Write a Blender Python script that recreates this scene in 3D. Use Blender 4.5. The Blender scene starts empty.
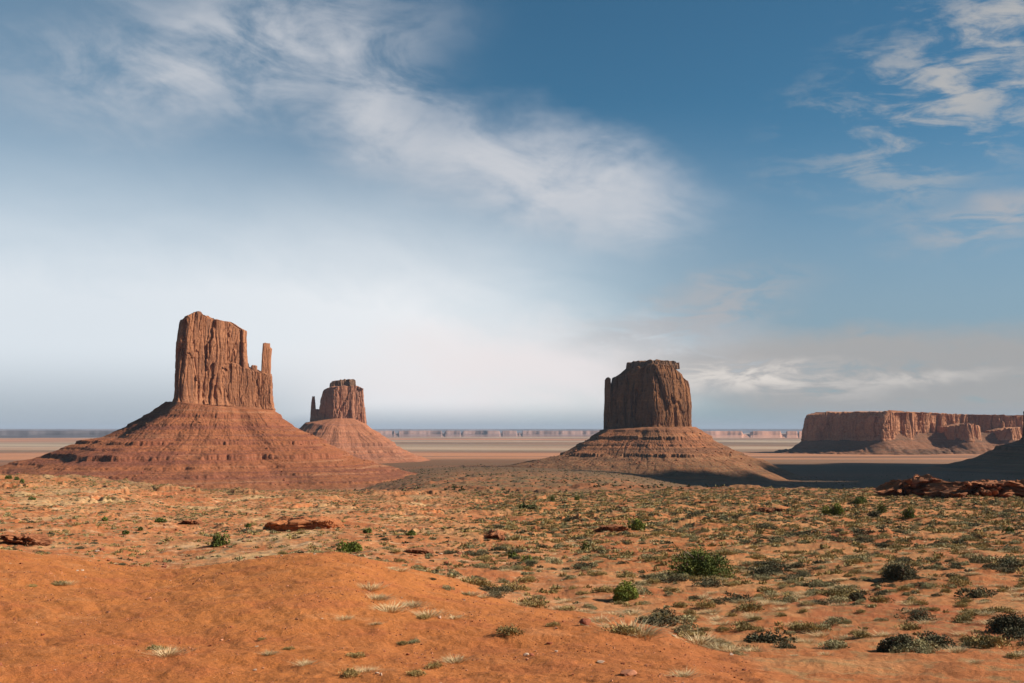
import bpy, bmesh, math, random
import numpy as np
from mathutils import Vector

rng = np.random.default_rng(7)
random.seed(7)
R_ = math.radians
sc = bpy.context.scene

# ------------------------------------------------------------------ camera
F = 1100.0                      # focal length in pixels of a 1024 wide frame
CAMZ = 80.0                     # eye height above the valley floor (m)
PITCH = math.atan(88.5 / F)
cam_d = bpy.data.cameras.new('camera')
cam = bpy.data.objects.new('camera', cam_d)
sc.collection.objects.link(cam)
cam.location = (0, 0, CAMZ)
cam.rotation_euler = (math.pi / 2 + PITCH, 0, 0)
cam_d.sensor_width = 36
cam_d.lens = 36 * F / 1024
cam_d.clip_start = 0.3
cam_d.clip_end = 200000
sc.camera = cam

# ------------------------------------------------------------------ light
SUN_AZ, SUN_EL = 90.0, 31.0     # degrees clockwise from the view direction (+Y), and up
SKY_STRENGTH = 0.052
SUN_STRENGTH = 5.0
sd = Vector((math.sin(R_(SUN_AZ)) * math.cos(R_(SUN_EL)), math.cos(R_(SUN_AZ)) * math.cos(R_(SUN_EL)), math.sin(R_(SUN_EL))))
sun_d = bpy.data.lights.new('sun', 'SUN')
sun_d.energy = SUN_STRENGTH
sun_d.angle = R_(0.53)
sun_d.color = (1.0, 0.93, 0.82)
sun = bpy.data.objects.new('sun', sun_d)
sc.collection.objects.link(sun)
sun.rotation_euler = (-sd).to_track_quat('-Z', 'Y').to_euler()
sun.location = (0, 0, 2000)
sc.view_settings.view_transform = 'Standard'
sc.view_settings.look = 'None'
sc.view_settings.exposure = 0.75
sc.view_settings.gamma = 1.0
sc.view_settings.use_curve_mapping = False


# ------------------------------------------------------------------ node helper
class N:
    """tiny wrapper so that node graphs can be written as expressions"""
    def __init__(s, nt, sock): s.nt, s.s = nt, sock
    def _m(s, op, b=None, c=None, rev=False):
        n = s.nt.nodes.new('ShaderNodeMath'); n.operation = op
        vals = [s, b, c]
        if rev: vals = [b, s, c]
        for i, v in enumerate(vals):
            if v is None: continue
            if isinstance(v, N): s.nt.links.new(v.s, n.inputs[i])
            else: n.inputs[i].default_value = v
        return N(s.nt, n.outputs[0])
    def __add__(s, b): return s._m('ADD', b)
    __radd__ = __add__
    def __sub__(s, b): return s._m('SUBTRACT', b)
    def __rsub__(s, b): return s._m('SUBTRACT', b, rev=True)
    def __mul__(s, b): return s._m('MULTIPLY', b)
    __rmul__ = __mul__
    def __truediv__(s, b): return s._m('DIVIDE', b)
    def abs(s): return s._m('ABSOLUTE')
    def pow(s, b): return s._m('POWER', b)
    def max(s, b): return s._m('MAXIMUM', b)
    def min(s, b): return s._m('MINIMUM', b)
    def step(s, a, b, lo=0.0, hi=1.0):
        n = s.nt.nodes.new('ShaderNodeMapRange'); n.interpolation_type = 'SMOOTHSTEP'; n.clamp = True
        s.nt.links.new(s.s, n.inputs['Value'])
        if a > b: a, b, lo, hi = b, a, hi, lo
        n.inputs['From Min'].default_value = a; n.inputs['From Max'].default_value = b
        n.inputs['To Min'].default_value = lo; n.inputs['To Max'].default_value = hi
        return N(s.nt, n.outputs['Result'])


def vec(nt, x, y, z):
    n = nt.nodes.new('ShaderNodeCombineXYZ')
    for i, v in enumerate((x, y, z)):
        if isinstance(v, N): nt.links.new(v.s, n.inputs[i])
        else: n.inputs[i].default_value = v
    return N(nt, n.outputs[0])


def sep(nt, v):
    n = nt.nodes.new('ShaderNodeSeparateXYZ'); nt.links.new(v.s, n.inputs[0])
    return [N(nt, o) for o in n.outputs]


def noise(nt, v, scale, detail=5, rough=0.55, dist=0.0):
    n = nt.nodes.new('ShaderNodeTexNoise'); nt.links.new(v.s, n.inputs['Vector'])
    n.inputs['Scale'].default_value = scale; n.inputs['Detail'].default_value = detail
    n.inputs['Roughness'].default_value = rough; n.inputs['Distortion'].default_value = dist
    return N(nt, n.outputs['Fac'])


def mix(nt, f, a, b, mode='MIX'):
    n = nt.nodes.new('ShaderNodeMix'); n.data_type = 'RGBA'; n.blend_type = mode
    if isinstance(f, N): nt.links.new(f.s, n.inputs[0])
    else: n.inputs[0].default_value = f
    for i, v in ((6, a), (7, b)):
        if isinstance(v, N): nt.links.new(v.s, n.inputs[i])
        else: n.inputs[i].default_value = (*v, 1)
    return N(nt, n.outputs[2])


# ------------------------------------------------------------------ world: Nishita sky and high clouds
def tel(row):        # slope of the sight line of a picture row (along +Y)
    v = (341.5 - row) / F
    return (math.sin(PITCH) + v * math.cos(PITCH)) / (math.cos(PITCH) - v * math.sin(PITCH))
def azel(px, row):   # a direction in the sky as azimuth / elevation (radians)
    u, v = (px - 512) / F, (341.5 - row) / F
    y = math.cos(PITCH) - v * math.sin(PITCH); z = math.sin(PITCH) + v * math.cos(PITCH)
    return math.atan2(u, y), math.atan2(z, math.hypot(u, y))

world = bpy.data.worlds.new('World')
sc.world = world
world.use_nodes = True
nt = world.node_tree
nt.nodes.clear()
out = nt.nodes.new('ShaderNodeOutputWorld')
bg = nt.nodes.new('ShaderNodeBackground')
nt.links.new(bg.outputs[0], out.inputs[0])
sky = nt.nodes.new('ShaderNodeTexSky')
sky.sky_type = 'NISHITA'; sky.sun_disc = False
sky.sun_elevation = R_(SUN_EL); sky.sun_rotation = R_(SUN_AZ)
sky.altitude = 1700; sky.air_density = 0.9; sky.dust_density = 0.4; sky.ozone_density = 2.0
tc = nt.nodes.new('ShaderNodeTexCoord')
D = N(nt, tc.outputs['Generated'])
dx, dy, dz = sep(nt, D)
az = dx._m('ARCTAN2', dy)
el = dz.max(-0.2)._m('ARCSINE')
zz = dz.max(0.0) + 0.07
P = vec(nt, dx / zz, dy / zz, 0.0)                 # where the view ray meets a cloud deck
P2 = vec(nt, dx / zz * 1.0 + dy / zz * 0.35, dy / zz * 0.75, 1.7)
warp = noise(nt, vec(nt, az, el * 2.0, 0.0), 7.0, 4, 0.6)
warp2 = noise(nt, vec(nt, az + 4.0, el * 2.0, 0.0), 7.0, 4, 0.6)
azw = az + (warp - 0.5) * 0.12
elw = el + (warp2 - 0.5) * 0.07
nA = noise(nt, P2, 2.2, 9, 0.60, 0.4)
nB = noise(nt, vec(nt, az * 1.0, el * 3.2, 3.0), 16.0, 8, 0.62, 0.5)
nC = noise(nt, vec(nt, az * 1.0 - el * 0.8, el * 2.2 + az * 0.7, 9.0), 9.0, 8, 0.6, 0.5)


def blob(px, row, rx, ry, ang=0.0, soft=0.0):
    """soft elliptic patch of cloud centred in a direction of the sky; radii in picture pixels"""
    a0, e0 = azel(px, row)
    c, s = math.cos(R_(ang)), math.sin(R_(ang))
    p = (azw - a0) * (c * F / rx) + (elw - e0) * (s * F / rx)
    q = (azw - a0) * (-s * F / ry) + (elw - e0) * (c * F / ry)
    return (p * p + q * q).pow(0.5).step(1.0, soft)


gam = nt.nodes.new('ShaderNodeMix'); gam.data_type = 'RGBA'; gam.blend_type = 'MULTIPLY'
gam.inputs[0].default_value = 1.0
nt.links.new(sky.outputs[0], gam.inputs[6]); gam.inputs[7].default_value = (0.50, 0.92, 0.93, 1)
col = N(nt, gam.outputs[2])
# thin milky veil, thick low in the sky on the left, thinning towards the upper right; cut off far left to lower shadow fill
veil = el.step(0.30, 0.06) * az.step(0.28, -0.18, 0.14, 1.0) * az.step(-1.1, -0.7)
veil = veil * nC.step(0.1, 0.8, 0.82, 1.0)
col = mix(nt, (veil * 1.22).min(0.96), col, (10.3, 10.4, 10.6))
vl2 = el.step(0.75, 0.15) * az.step(0.05, -0.42) * az.step(-1.1, -0.7) * 0.34
col = mix(nt, vl2, col, (5.0, 6.6, 8.0))
vl3 = el.step(0.26, 0.04) * az.step(0.0, 0.22) * 0.72
col = mix(nt, vl3, col, (2.9, 3.65, 4.4))
m8 = blob(540, 372, 330, 75, 2, 0.1) * nC.step(0.2, 0.6, 0.6, 1.0) * 0.9
col = mix(nt, m8, col, (9.8, 9.1, 9.1))
# cirrus sheets
m1b = blob(520, 168, 250, 72, -12, 0.15) * nC.step(0.10, 0.60, 0.35, 1.0) * 0.55
col = mix(nt, m1b, col, (6.9, 7.1, 7.7))
m1 = (blob(230, 55, 300, 95, 10) * 1.0).max(blob(530, 172, 260, 78, -14)).max(blob(380, 110, 170, 80, -35) * 0.9)
m1 = m1 * nC.step(0.30, 0.62) * 0.75 + m1 * nA.step(0.40, 0.68) * 0.30
col = mix(nt, m1.min(0.85), col, (7.2, 7.3, 7.7))
m2 = blob(950, 90, 220, 120, 25).max(blob(1010, 20, 190, 80, 25))
m2 = m2 * (nC * 0.45 + nB * 0.55).step(0.45, 0.60) * 0.9
col = mix(nt, m2, col, (5.6, 5.5, 5.4))
m3 = blob(1000, 220, 150, 32, 3) * nB.step(0.36, 0.62) * 0.6
col = mix(nt, m3 * 1.2, col, (5.6, 5.3, 5.3))
# low grey bank on the right and the wisps beside it
m4 = blob(930, 380, 350, 66, -3, 0.5) * nB.step(0.22, 0.46) * 0.85
col = mix(nt, m4, col, (4.7, 4.5, 4.4))
m5 = (blob(750, 382, 170, 26, 0).max(blob(900, 378, 150, 14, 0) * 0.6)) * nB.step(0.36, 0.56) * 0.9
col = mix(nt, m5, col, (9.0, 8.3, 7.7))
m6 = blob(690, 312, 170, 40, 12) * nB.step(0.34, 0.56) * 0.7
col = mix(nt, m6, col, (5.3, 5.1, 5.2))
m7 = (el.step(0.075, 0.0) * az.step(-0.10, -0.28)).max(el.step(0.028, 0.0)) * 0.8
col = mix(nt, m7, col, (3.7, 4.35, 5.0))
nt.links.new(col.s, bg.inputs['Color'])
bg.inputs['Strength'].default_value = SKY_STRENGTH


# ------------------------------------------------------------------ numpy noise
def _h(ix, iy, iz, seed):
    n = (ix * 374761393 + iy * 668265263 + iz * 2147483647 + seed * 1274126177) & 0xFFFFFFFF
    n = ((n ^ (n >> 13)) * 1274126177) & 0xFFFFFFFF
    n = (n ^ (n >> 16)) & 0xFFFFFFFF
    return n
def noise3(x, y, z, seed=0):
    x, y, z = np.broadcast_arrays(np.asarray(x, float), np.asarray(y, float), np.asarray(z, float))
    xi, yi, zi = np.floor(x).astype(np.int64), np.floor(y).astype(np.int64), np.floor(z).astype(np.int64)
    xf, yf, zf = x - xi, y - yi, z - zi
    u, v, w = [t * t * t * (t * (t * 6 - 15) + 10) for t in (xf, yf, zf)]
    def g(i, j, k):
        h = _h(xi + i, yi + j, zi + k, seed)
        gx = (h & 255) / 127.5 - 1; gy = ((h >> 8) & 255) / 127.5 - 1; gz = ((h >> 16) & 255) / 127.5 - 1
        return gx * (xf - i) + gy * (yf - j) + gz * (zf - k)
    r = 0
    a = g(0, 0, 0) * (1 - u) + g(1, 0, 0) * u; b = g(0, 1, 0) * (1 - u) + g(1, 1, 0) * u
    c = g(0, 0, 1) * (1 - u) + g(1, 0, 1) * u; d = g(0, 1, 1) * (1 - u) + g(1, 1, 1) * u
    return ((a * (1 - v) + b * v) * (1 - w) + (c * (1 - v) + d * v) * w) * 1.3
def noise2(x, y, seed=0):
    x, y = np.broadcast_arrays(np.asarray(x, float), np.asarray(y, float))
    xi, yi = np.floor(x).astype(np.int64), np.floor(y).astype(np.int64)
    xf, yf = x - xi, y - yi
    u, v = [t * t * t * (t * (t * 6 - 15) + 10) for t in (xf, yf)]
    def g(i, j):
        h = _h(xi + i, yi + j, 0, seed)
        return ((h & 255) / 127.5 - 1) * (xf - i) + (((h >> 8) & 255) / 127.5 - 1) * (yf - j)
    return ((g(0, 0) * (1 - u) + g(1, 0) * u) * (1 - v) + (g(0, 1) * (1 - u) + g(1, 1) * u) * v) * 1.4
def fbm2(x, y, o=4, seed=0, gain=0.5):
    r, a = 0, 1.0
    for k in range(o):
        r = r + a * noise2(x * 2.03 ** k + 17 * k, y * 2.03 ** k - 9 * k, seed + k); a *= gain
    return r
def fbm3(x, y, z, o=4, seed=0, gain=0.5):
    r, a = 0, 1.0
    for k in range(o):
        r = r + a * noise3(x * 2.03 ** k + 17 * k, y * 2.03 ** k - 9 * k, z * 2.03 ** k + 5 * k, seed + k); a *= gain
    return r
def worley(x, y, z, seed=0):
    """distance to the nearest cell point, and that cell's random number"""
    x, y, z = np.broadcast_arrays(np.asarray(x, float), np.asarray(y, float), np.asarray(z, float))
    xi, yi, zi = np.floor(x).astype(np.int64), np.floor(y).astype(np.int64), np.floor(z).astype(np.int64)
    best = np.full(x.shape, 9.0); sec = best.copy(); idv = np.zeros(x.shape)
    for i in (-1, 0, 1):
        for j in (-1, 0, 1):
            for k in (-1, 0, 1):
                h = _h(xi + i, yi + j, zi + k, seed)
                d = (xi + i + (h & 255) / 255 - x) ** 2 + (yi + j + ((h >> 8) & 255) / 255 - y) ** 2 + (zi + k + ((h >> 16) & 255) / 255 - z) ** 2
                m = d < best
                sec = np.where(m, best, np.minimum(sec, d)); idv = np.where(m, ((h >> 4) & 1023) / 1023, idv); best = np.where(m, d, best)
    return np.sqrt(best), np.sqrt(sec) - np.sqrt(best), idv
def sstep(x, a, b):
    t = np.clip((x - a) / (b - a), 0, 1)
    return t * t * (3 - 2 * t)


# ------------------------------------------------------------------ mesh / object helpers
COL = sc.collection
def grid_faces(n, m, wrap=False, off=0):
    """quads of an n x m grid (n rows, m columns), columns may wrap"""
    i = np.arange(n - 1)[:, None]; j = np.arange(m if wrap else m - 1)[None, :]
    j2 = (j + 1) % m
    return (np.stack([i * m + j, i * m + j2, (i + 1) * m + j2, (i + 1) * m + j], -1).reshape(-1, 4) + off)
def new_mesh(name, V, Q, smooth=True, mats=(), attrs=None, mat_idx=None):
    """Q: (n,4) or (n,3) index array, or list of such arrays"""
    if not isinstance(Q, list): Q = [Q]
    Q = [q for q in Q if len(q)]
    me = bpy.data.meshes.new(name)
    nl = sum(q.size for q in Q); nf = sum(len(q) for q in Q)
    me.vertices.add(len(V)); me.vertices.foreach_set('co', np.asarray(V, np.float32).ravel())
    me.loops.add(nl); me.loops.foreach_set('vertex_index', np.concatenate([q.ravel() for q in Q]).astype(np.int32))
    tot = np.concatenate([np.full(len(q), q.shape[1]) for q in Q]).astype(np.int32)
    st = np.concatenate([[0], np.cumsum(tot)[:-1]]).astype(np.int32)
    me.polygons.add(nf); me.polygons.foreach_set('loop_start', st); me.polygons.foreach_set('loop_total', tot)
    me.polygons.foreach_set('use_smooth', np.full(nf, smooth))
    if mat_idx is not None: me.polygons.foreach_set('material_index', np.asarray(mat_idx, np.int32))
    for m in mats: me.materials.append(m)
    for k, v in (attrs or {}).items():
        a = me.attributes.new(k, 'FLOAT', 'POINT'); a.data.foreach_set('value', np.asarray(v, np.float32).ravel())
    me.update(); me.validate()
    return me
def obj(name, me, parent=None, loc=None):
    o = bpy.data.objects.new(name, me); COL.objects.link(o)
    if parent is not None: o.parent = parent
    if loc is not None: o.location = loc
    return o
def thing(name, label, cat, loc=(0, 0, 0), group=None):
    o = obj(name, None, None, loc); tag(o, label, cat, group); return o
def tag(o, label, cat, group=None, kind=None):
    o['label'] = label; o['category'] = cat
    if group: o['group'] = group
    if kind: o['kind'] = kind
    return o
def struct(o): o['kind'] = 'structure'; return o


# ------------------------------------------------------------------ materials
def material(name, rough=0.95):
    m = bpy.data.materials.new(name); m.use_nodes = True
    nt = m.node_tree; b = nt.nodes['Principled BSDF']
    b.inputs['Roughness'].default_value = rough
    b.inputs['Specular IOR Level'].default_value = 0.12
    geo = nt.nodes.new('ShaderNodeNewGeometry')
    return m, nt, b, N(nt, geo.outputs['Position']), N(nt, geo.outputs['Normal'])
def bump(nt, b, h, strength, distance):
    n = nt.nodes.new('ShaderNodeBump'); nt.links.new(h.s, n.inputs['Height'])
    n.inputs['Strength'].default_value = strength; n.inputs['Distance'].default_value = distance
    nt.links.new(n.outputs[0], b.inputs['Normal'])
def attr(nt, name):
    n = nt.nodes.new('ShaderNodeAttribute'); n.attribute_name = name
    return N(nt, n.outputs['Fac'])

def rock_material(name, a, b_, dark, s, varnish=0.6, pale=(0.5, 0.24, 0.13), bumpd=1.0, layer=0.5):
    """sandstone: a / b_ base colours, dark = desert varnish running down, s = feature size in metres"""
    m, nt, b, P, Nn = material(name)
    x, y, z = sep(nt, P)
    n1 = noise(nt, P, 1.0 / (s * 3), 6, 0.6)
    streak = noise(nt, vec(nt, x, y, z * 0.10), 1.0 / (s * 0.55), 6, 0.65)
    strata = noise(nt, vec(nt, x * 0.03, y * 0.03, z + n1 * s * 0.8), 1.0 / (s * 0.5), 5, 0.7)
    fine = noise(nt, P, 1.0 / (s * 0.22), 6, 0.7)
    c = mix(nt, n1.step(0.35, 0.65), a, b_)
    c = mix(nt, strata.step(0.50, 0.72) * layer, c, tuple(v * 0.55 for v in a))
    c = mix(nt, strata.step(0.46, 0.28) * layer * 0.6, c, pale)
    c = mix(nt, streak.step(0.50, 0.66) * varnish, c, dark)
    c = mix(nt, streak.step(0.40, 0.28) * 0.35, c, pale)
    c = mix(nt, 1.0, c, mix(nt, fine.step(0.25, 0.75), (0.72, 0.70, 0.68), (1.25, 1.25, 1.25)), 'MULTIPLY')
    nt.links.new(c.s, b.inputs['Base Color'])
    bump(nt, b, (fine * 0.6 + streak * 0.8 + strata * 0.5), 0.8, bumpd)
    return m

M_WEST = rock_material('west_cliff_sandstone', (0.33, 0.140, 0.068), (0.265, 0.110, 0.054), (0.12, 0.058, 0.038), 12, 0.62, (0.44, 0.20, 0.10), 1.6)
M_EAST = rock_material('east_cliff_sandstone', (0.36, 0.155, 0.088), (0.29, 0.125, 0.074), (0.12, 0.065, 0.05), 20, 0.7, (0.46, 0.22, 0.13), 2.0)
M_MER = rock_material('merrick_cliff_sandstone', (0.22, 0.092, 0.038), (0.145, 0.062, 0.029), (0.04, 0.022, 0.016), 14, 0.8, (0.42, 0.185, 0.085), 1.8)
M_MESA = rock_material('mesa_cliff_sandstone', (0.40, 0.180, 0.092), (0.32, 0.140, 0.070), (0.13, 0.058, 0.036), 26, 0.4, (0.44, 0.20, 0.11), 2.5)
M_CAP = rock_material('cap_rock', (0.16, 0.085, 0.05), (0.20, 0.10, 0.055), (0.06, 0.038, 0.028), 10, 0.7, (0.26, 0.15, 0.09), 1.2)

def talus_material(name, a, b_, dark, veg, s, pale, fresh=0.5, vegz=None):
    m, nt, b, P, Nn = material(name)
    x, y, z = sep(nt, P)
    nx, ny, nz = sep(nt, Nn)
    n1 = noise(nt, P, 1.0 / (s * 5), 6, 0.6)
    fine = noise(nt, P, 1.0 / (s * 0.30), 6, 0.75)
    strata = noise(nt, vec(nt, x * 0.02, y * 0.02, z + n1 * s * 0.5), 1.0 / (s * 0.6), 5, 0.7)
    spots = noise(nt, P, 1.0 / (s * 0.16), 3, 0.7)
    c = mix(nt, n1.step(0.3, 0.7), a, b_)
    c = mix(nt, strata.step(0.50, 0.60) * 0.75, c, dark)
    beds = noise(nt, vec(nt, x * 0.012, y * 0.012, z * 1.0 + n1 * 3.0), 1.0 / 3.2, 3, 0.6)
    c = mix(nt, beds.step(0.56, 0.64) * 0.65, c, dark)
    c = mix(nt, beds.step(0.42, 0.34) * 0.35, c, pale)
    c = mix(nt, n1.step(0.60, 0.74) * fine.step(0.45, 0.62) * fresh, c, pale)
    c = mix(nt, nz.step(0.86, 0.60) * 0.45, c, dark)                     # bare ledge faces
    if vegz:
        c = mix(nt, z.step(vegz[1], vegz[0]) * fine.step(0.42, 0.60) * 0.7, c, veg)
    c = mix(nt, (spots.step(0.56, 0.66) * n1.step(0.62, 0.40) * 0.8), c, veg)   # tiny bushes on the debris
    c = mix(nt, 1.0, c, mix(nt, fine.step(0.25, 0.75), (0.72, 0.70, 0.68), (1.22, 1.22, 1.22)), 'MULTIPLY')
    nt.links.new(c.s, b.inputs['Base Color'])
    bump(nt, b, fine + spots * 0.5, 0.9, s * 0.10)
    return m
M_TW = talus_material('west_debris_slope', (0.285, 0.098, 0.040), (0.24, 0.080, 0.034), (0.17, 0.055, 0.033), (0.165, 0.085, 0.042), 11, (0.42, 0.23, 0.13), vegz=(2, 40))
M_TE = talus_material('east_debris_slope', (0.35, 0.135, 0.066), (0.30, 0.112, 0.056), (0.22, 0.085, 0.05), (0.20, 0.12, 0.065), 15, (0.48, 0.25, 0.15))
M_TM = talus_material('merrick_debris_slope', (0.31, 0.112, 0.048), (0.22, 0.092, 0.042), (0.13, 0.055, 0.03), (0.125, 0.082, 0.038), 13, (0.38, 0.20, 0.10), 0.3, (22, 58))
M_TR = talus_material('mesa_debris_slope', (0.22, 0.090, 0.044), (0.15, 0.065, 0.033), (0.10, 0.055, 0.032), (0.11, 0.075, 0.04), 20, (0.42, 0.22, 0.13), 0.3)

# ------------------------------------------------------------------ the ground as a height function
COLS = {
    0:    [(24,683),(34,632),(46,588),(60,558),(74,545),(88,549),(106,543),(130,530),(170,513),(230,497),(290,483),(345,474),(400,479),(600,25.),(900,4.),(1400,0.)],
    80:   [(24,683),(34,636),(46,596),(58,572),(70,558),(84,562),(104,548),(130,534),(170,516),(230,499),(290,485),(350,475),(400,479),(600,25.),(900,4.),(1400,0.)],
    170:  [(24,683),(34,637),(46,598),(57,578),(67,569),(80,574),(97,561),(120,546),(155,528),(205,511),(280,497),(360,488),(440,490),(620,25.),(900,5.),(1400,0.)],
    250:  [(24,683),(34,633),(46,586),(56,566),(65,558),(78,566),(95,553),(120,541),(155,528),(205,513),(280,500),(360,492),(450,491),(640,26.),(900,8.),(1400,0.)],
    330:  [(24,683),(34,630),(46,580),(56,557),(64,548),(77,556),(92,548),(117,538),(152,527),(205,514),(280,502),(360,495),(460,490),(660,32.),(950,12.),(1500,2.),(2400,0.)],
    430:  [(24,683),(34,642),(44,608),(54,583),(62,570),(72,574),(88,561),(115,545),(152,531),(205,517),(280,506),(360,498),(460,491),(620,485),(900,478),(1300,473),(1800,467),(2500,462),(3600,0.)],
    520:  [(24,683),(33,646),(41,619),(46,607),(53,611),(62,601),(75,583),(95,562),(122,545),(155,531),(205,518),(280,506),(360,498),(460,491),(620,484),(900,477),(1300,472),(1800,467),(2500,462),(3600,0.)],
    620:  [(24,683),(32,648),(39,626),(43,617),(49,620),(57,606),(70,586),(92,562),(122,543),(155,529),(205,516),(280,504),(360,497),(460,490),(620,484),(900,479),(1300,475),(1800,470),(2500,463),(3600,0.)],
    700:  [(22,695),(28,664),(33,648),(38,651),(46,634),(57,608),(71,585),(92,561),(122,542),(158,527),(215,512),(290,501),(370,494),(470,488),(620,487),(900,12.),(1500,2.),(2200,0.)],
    790:  [(22,705),(28,684),(36,660),(45,632),(56,607),(70,584),(90,560),(120,540),(158,525),(215,510),(290,499),(370,492),(460,486),(600,40.),(900,8.),(1500,0.)],
    900:  [(22,700),(30,683),(40,646),(51,615),(66,586),(86,560),(115,540),(155,524),(210,511),(280,501),(340,495),(420,489),(600,36.),(900,6.),(1500,0.)],
    1024: [(26,700),(36,655),(48,617),(66,583),(86,559),(115,539),(155,523),(210,510),(280,500),(340,495),(420,489),(600,36.),(900,6.),(1500,0.)],
}
LY = np.arange(math.log(0.5), math.log(60000), 0.012)
AZ = np.radians(np.arange(-180, 180.01, 0.25))
def _col(pts):
    ys, zs = [0.5, 6, 13], [CAMZ - 1.7, CAMZ - 2.3, CAMZ - 3.3]
    for Y, r in pts:
        ys.append(Y); zs.append(r if isinstance(r, float) else CAMZ + Y * tel(r))
    ys.append(60000); zs.append(zs[-1])
    return np.interp(LY, np.log(ys), zs)
_a = [math.atan((p - 512) / F) for p in COLS]
_t = [_col(v) for v in COLS.values()]
_a = [-math.pi, -1.0] + _a + [1.0, math.pi]
_t = [_t[-1], _t[0]] + _t + [_t[-1], _t[-1]]
_t = np.array(_t)
TAB = np.stack([np.interp(AZ, _a, _t[:, k]) for k in range(len(LY))], 1)      # az x logY
def _gs(s):
    k = np.arange(-int(3 * s) - 1, int(3 * s) + 2); g = np.exp(-k * k / (2 * s * s)); return g / g.sum()
def _conv(A, g, ax):
    p = len(g) // 2
    pad = [(0, 0), (0, 0)]; pad[ax] = (p, p)
    Ap = np.pad(A, pad, mode='edge')
    return np.apply_along_axis(lambda r: np.convolve(r, g, 'valid'), ax, Ap)
TAB = _conv(_conv(TAB, _gs(4.0), 1), _gs(4.5), 0)

MID = None
def ground_z(x, y, detail=True):
    x = np.asarray(x, float); y = np.asarray(y, float)
    a = np.arctan2(x, y); R = np.maximum(np.hypot(x, y), 0.6)
    Y = R * np.cos(np.minimum(np.abs(a), 0.6))
    fa = np.clip((a + math.pi) / R_(0.25), 0, len(AZ) - 1.001); fy = np.clip((np.log(Y) - LY[0]) / 0.012, 0, len(LY) - 1.001)
    i, j = fa.astype(int), fy.astype(int); u, v = fa - i, fy - j
    z = (TAB[i, j] * (1 - u) + TAB[i + 1, j] * u) * (1 - v) + (TAB[i, j + 1] * (1 - u) + TAB[i + 1, j + 1] * u) * v
    if not detail: return z
    px = 512 + F * np.tan(np.clip(a, -1.2, 1.2))
    crest = np.interp(px, [0, 170, 330, 430, 520, 620, 700, 760, 800], [78, 72, 70, 66, 50, 46, 37, 20, 5])
    far = sstep(Y, crest * 0.97, crest * 1.25)                    # beyond the near orange mound
    near = 1 - far
    n1 = fbm2(x / 9, y / 9, 3, 3); n2 = fbm2(x / 1.6, y / 1.6, 4, 11)
    # rills running down the mound
    rill = np.abs(fbm2((x * 0.8 + y * 0.55) / 2.2, (y * 0.8 - x * 0.55) / 11, 3, 21))
    z = z + near * sstep(Y, 6, 20) * (0.26 * n1 + 0.085 * n2 - 0.15 * (0.35 - np.minimum(rill, 0.35)) + 0.03 * fbm2(x / 0.35, y / 0.35, 3, 5))
    amp = far * (1 - sstep(Y, 900, 2500))
    dune = np.abs(fbm2(x / 22, y / 30, 4, 31))
    z = z + amp * (np.interp(Y, [40, 120, 300, 800], [0.5, 1.0, 2.0, 3.0]) * (dune - 0.25) + np.interp(Y, [40, 120, 300], [0.14, 0.22, 0.35]) * fbm2(x / 2.5, y / 3, 5, 41, 0.6))
    # low broken sandstone benches across the middle ground, left and centre
    tz = z / 1.7 + 0.55 * fbm2(x / 35, y / 35, 3, 51)
    fr = tz - np.floor(tz)
    stp = sstep(fr, 0.0, 0.16) - fr
    rockz = amp * sstep(Y, 95, 150) * (1 - sstep(Y, 450, 700)) * (1 - 0.75 * sstep(px, 560, 760))
    z = z + rockz * stp * (0.75 + 0.45 * fbm2(x / 1.2, y / 2.4, 3, 65)) * sstep(fbm2(x / 40, y / 60, 2, 61), -0.15, 0.2)
    # far plain
    z = z + sstep(Y, 2500, 6000) * 6 * fbm2(x / 1500, y / 1500, 3, 71)
    return z

def gz(x, y): return float(ground_z(np.array([x]), np.array([y]))[0])
_HY = np.exp(np.linspace(math.log(15), math.log(2600), 2600))
def hit(px, row):
    """first point of the ground seen at a place of the photograph"""
    u, v = (px - 512) / F, (341.5 - row) / F
    dyy = math.cos(PITCH) - v * math.sin(PITCH)
    X = _HY * u / dyy; Z = CAMZ + _HY * (math.sin(PITCH) + v * math.cos(PITCH)) / dyy
    G = ground_z(X, _HY)
    k = np.argmax(G >= Z) if (G >= Z).any() else len(_HY) - 1
    return float(X[k]), float(_HY[k]), float(G[k])
def at(px, row, Y):
    u, v = (px - 512) / F, (341.5 - row) / F
    dyy = math.cos(PITCH) - v * math.sin(PITCH)
    return Vector((Y * u / dyy, Y, CAMZ + Y * (math.sin(PITCH) + v * math.cos(PITCH)) / dyy))

# ground sheet: polar rows, dense where the photograph looks
azs = np.concatenate([np.linspace(-180, -34, 60, endpoint=False), np.linspace(-34, -27, 60, endpoint=False),
                      np.linspace(-27, 27, 1150, endpoint=False), np.linspace(27, 34, 60, endpoint=False), np.linspace(34, 180, 60, endpoint=False)])
rs = np.concatenate([[0.4], np.exp(np.linspace(math.log(2), math.log(16), 30, endpoint=False)),
                     np.exp(np.linspace(math.log(16), math.log(900), 760, endpoint=False)),
                     np.exp(np.linspace(math.log(900), math.log(3500), 110, endpoint=False)),
                     np.exp(np.linspace(math.log(3500), math.log(46000), 60))])
A_, RR = np.meshgrid(np.radians(azs), rs)
GX, GY = RR * np.sin(A_), RR * np.cos(A_)
GZ = ground_z(GX.ravel(), GY.ravel())
V = np.stack([GX.ravel(), GY.ravel(), GZ], 1)
Q = grid_faces(len(rs), len(azs), True)[:, ::-1]
a = A_.ravel(); Yc = np.maximum(RR.ravel() * np.cos(np.minimum(np.abs(a), 0.6)), 1)
pxv = 512 + F * np.tan(np.clip(a, -1.2, 1.2))
crest = np.interp(pxv, [0, 170, 330, 430, 520, 620, 700, 760, 800], [80, 76, 73, 69, 53, 49, 40, 26, 12])
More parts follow.
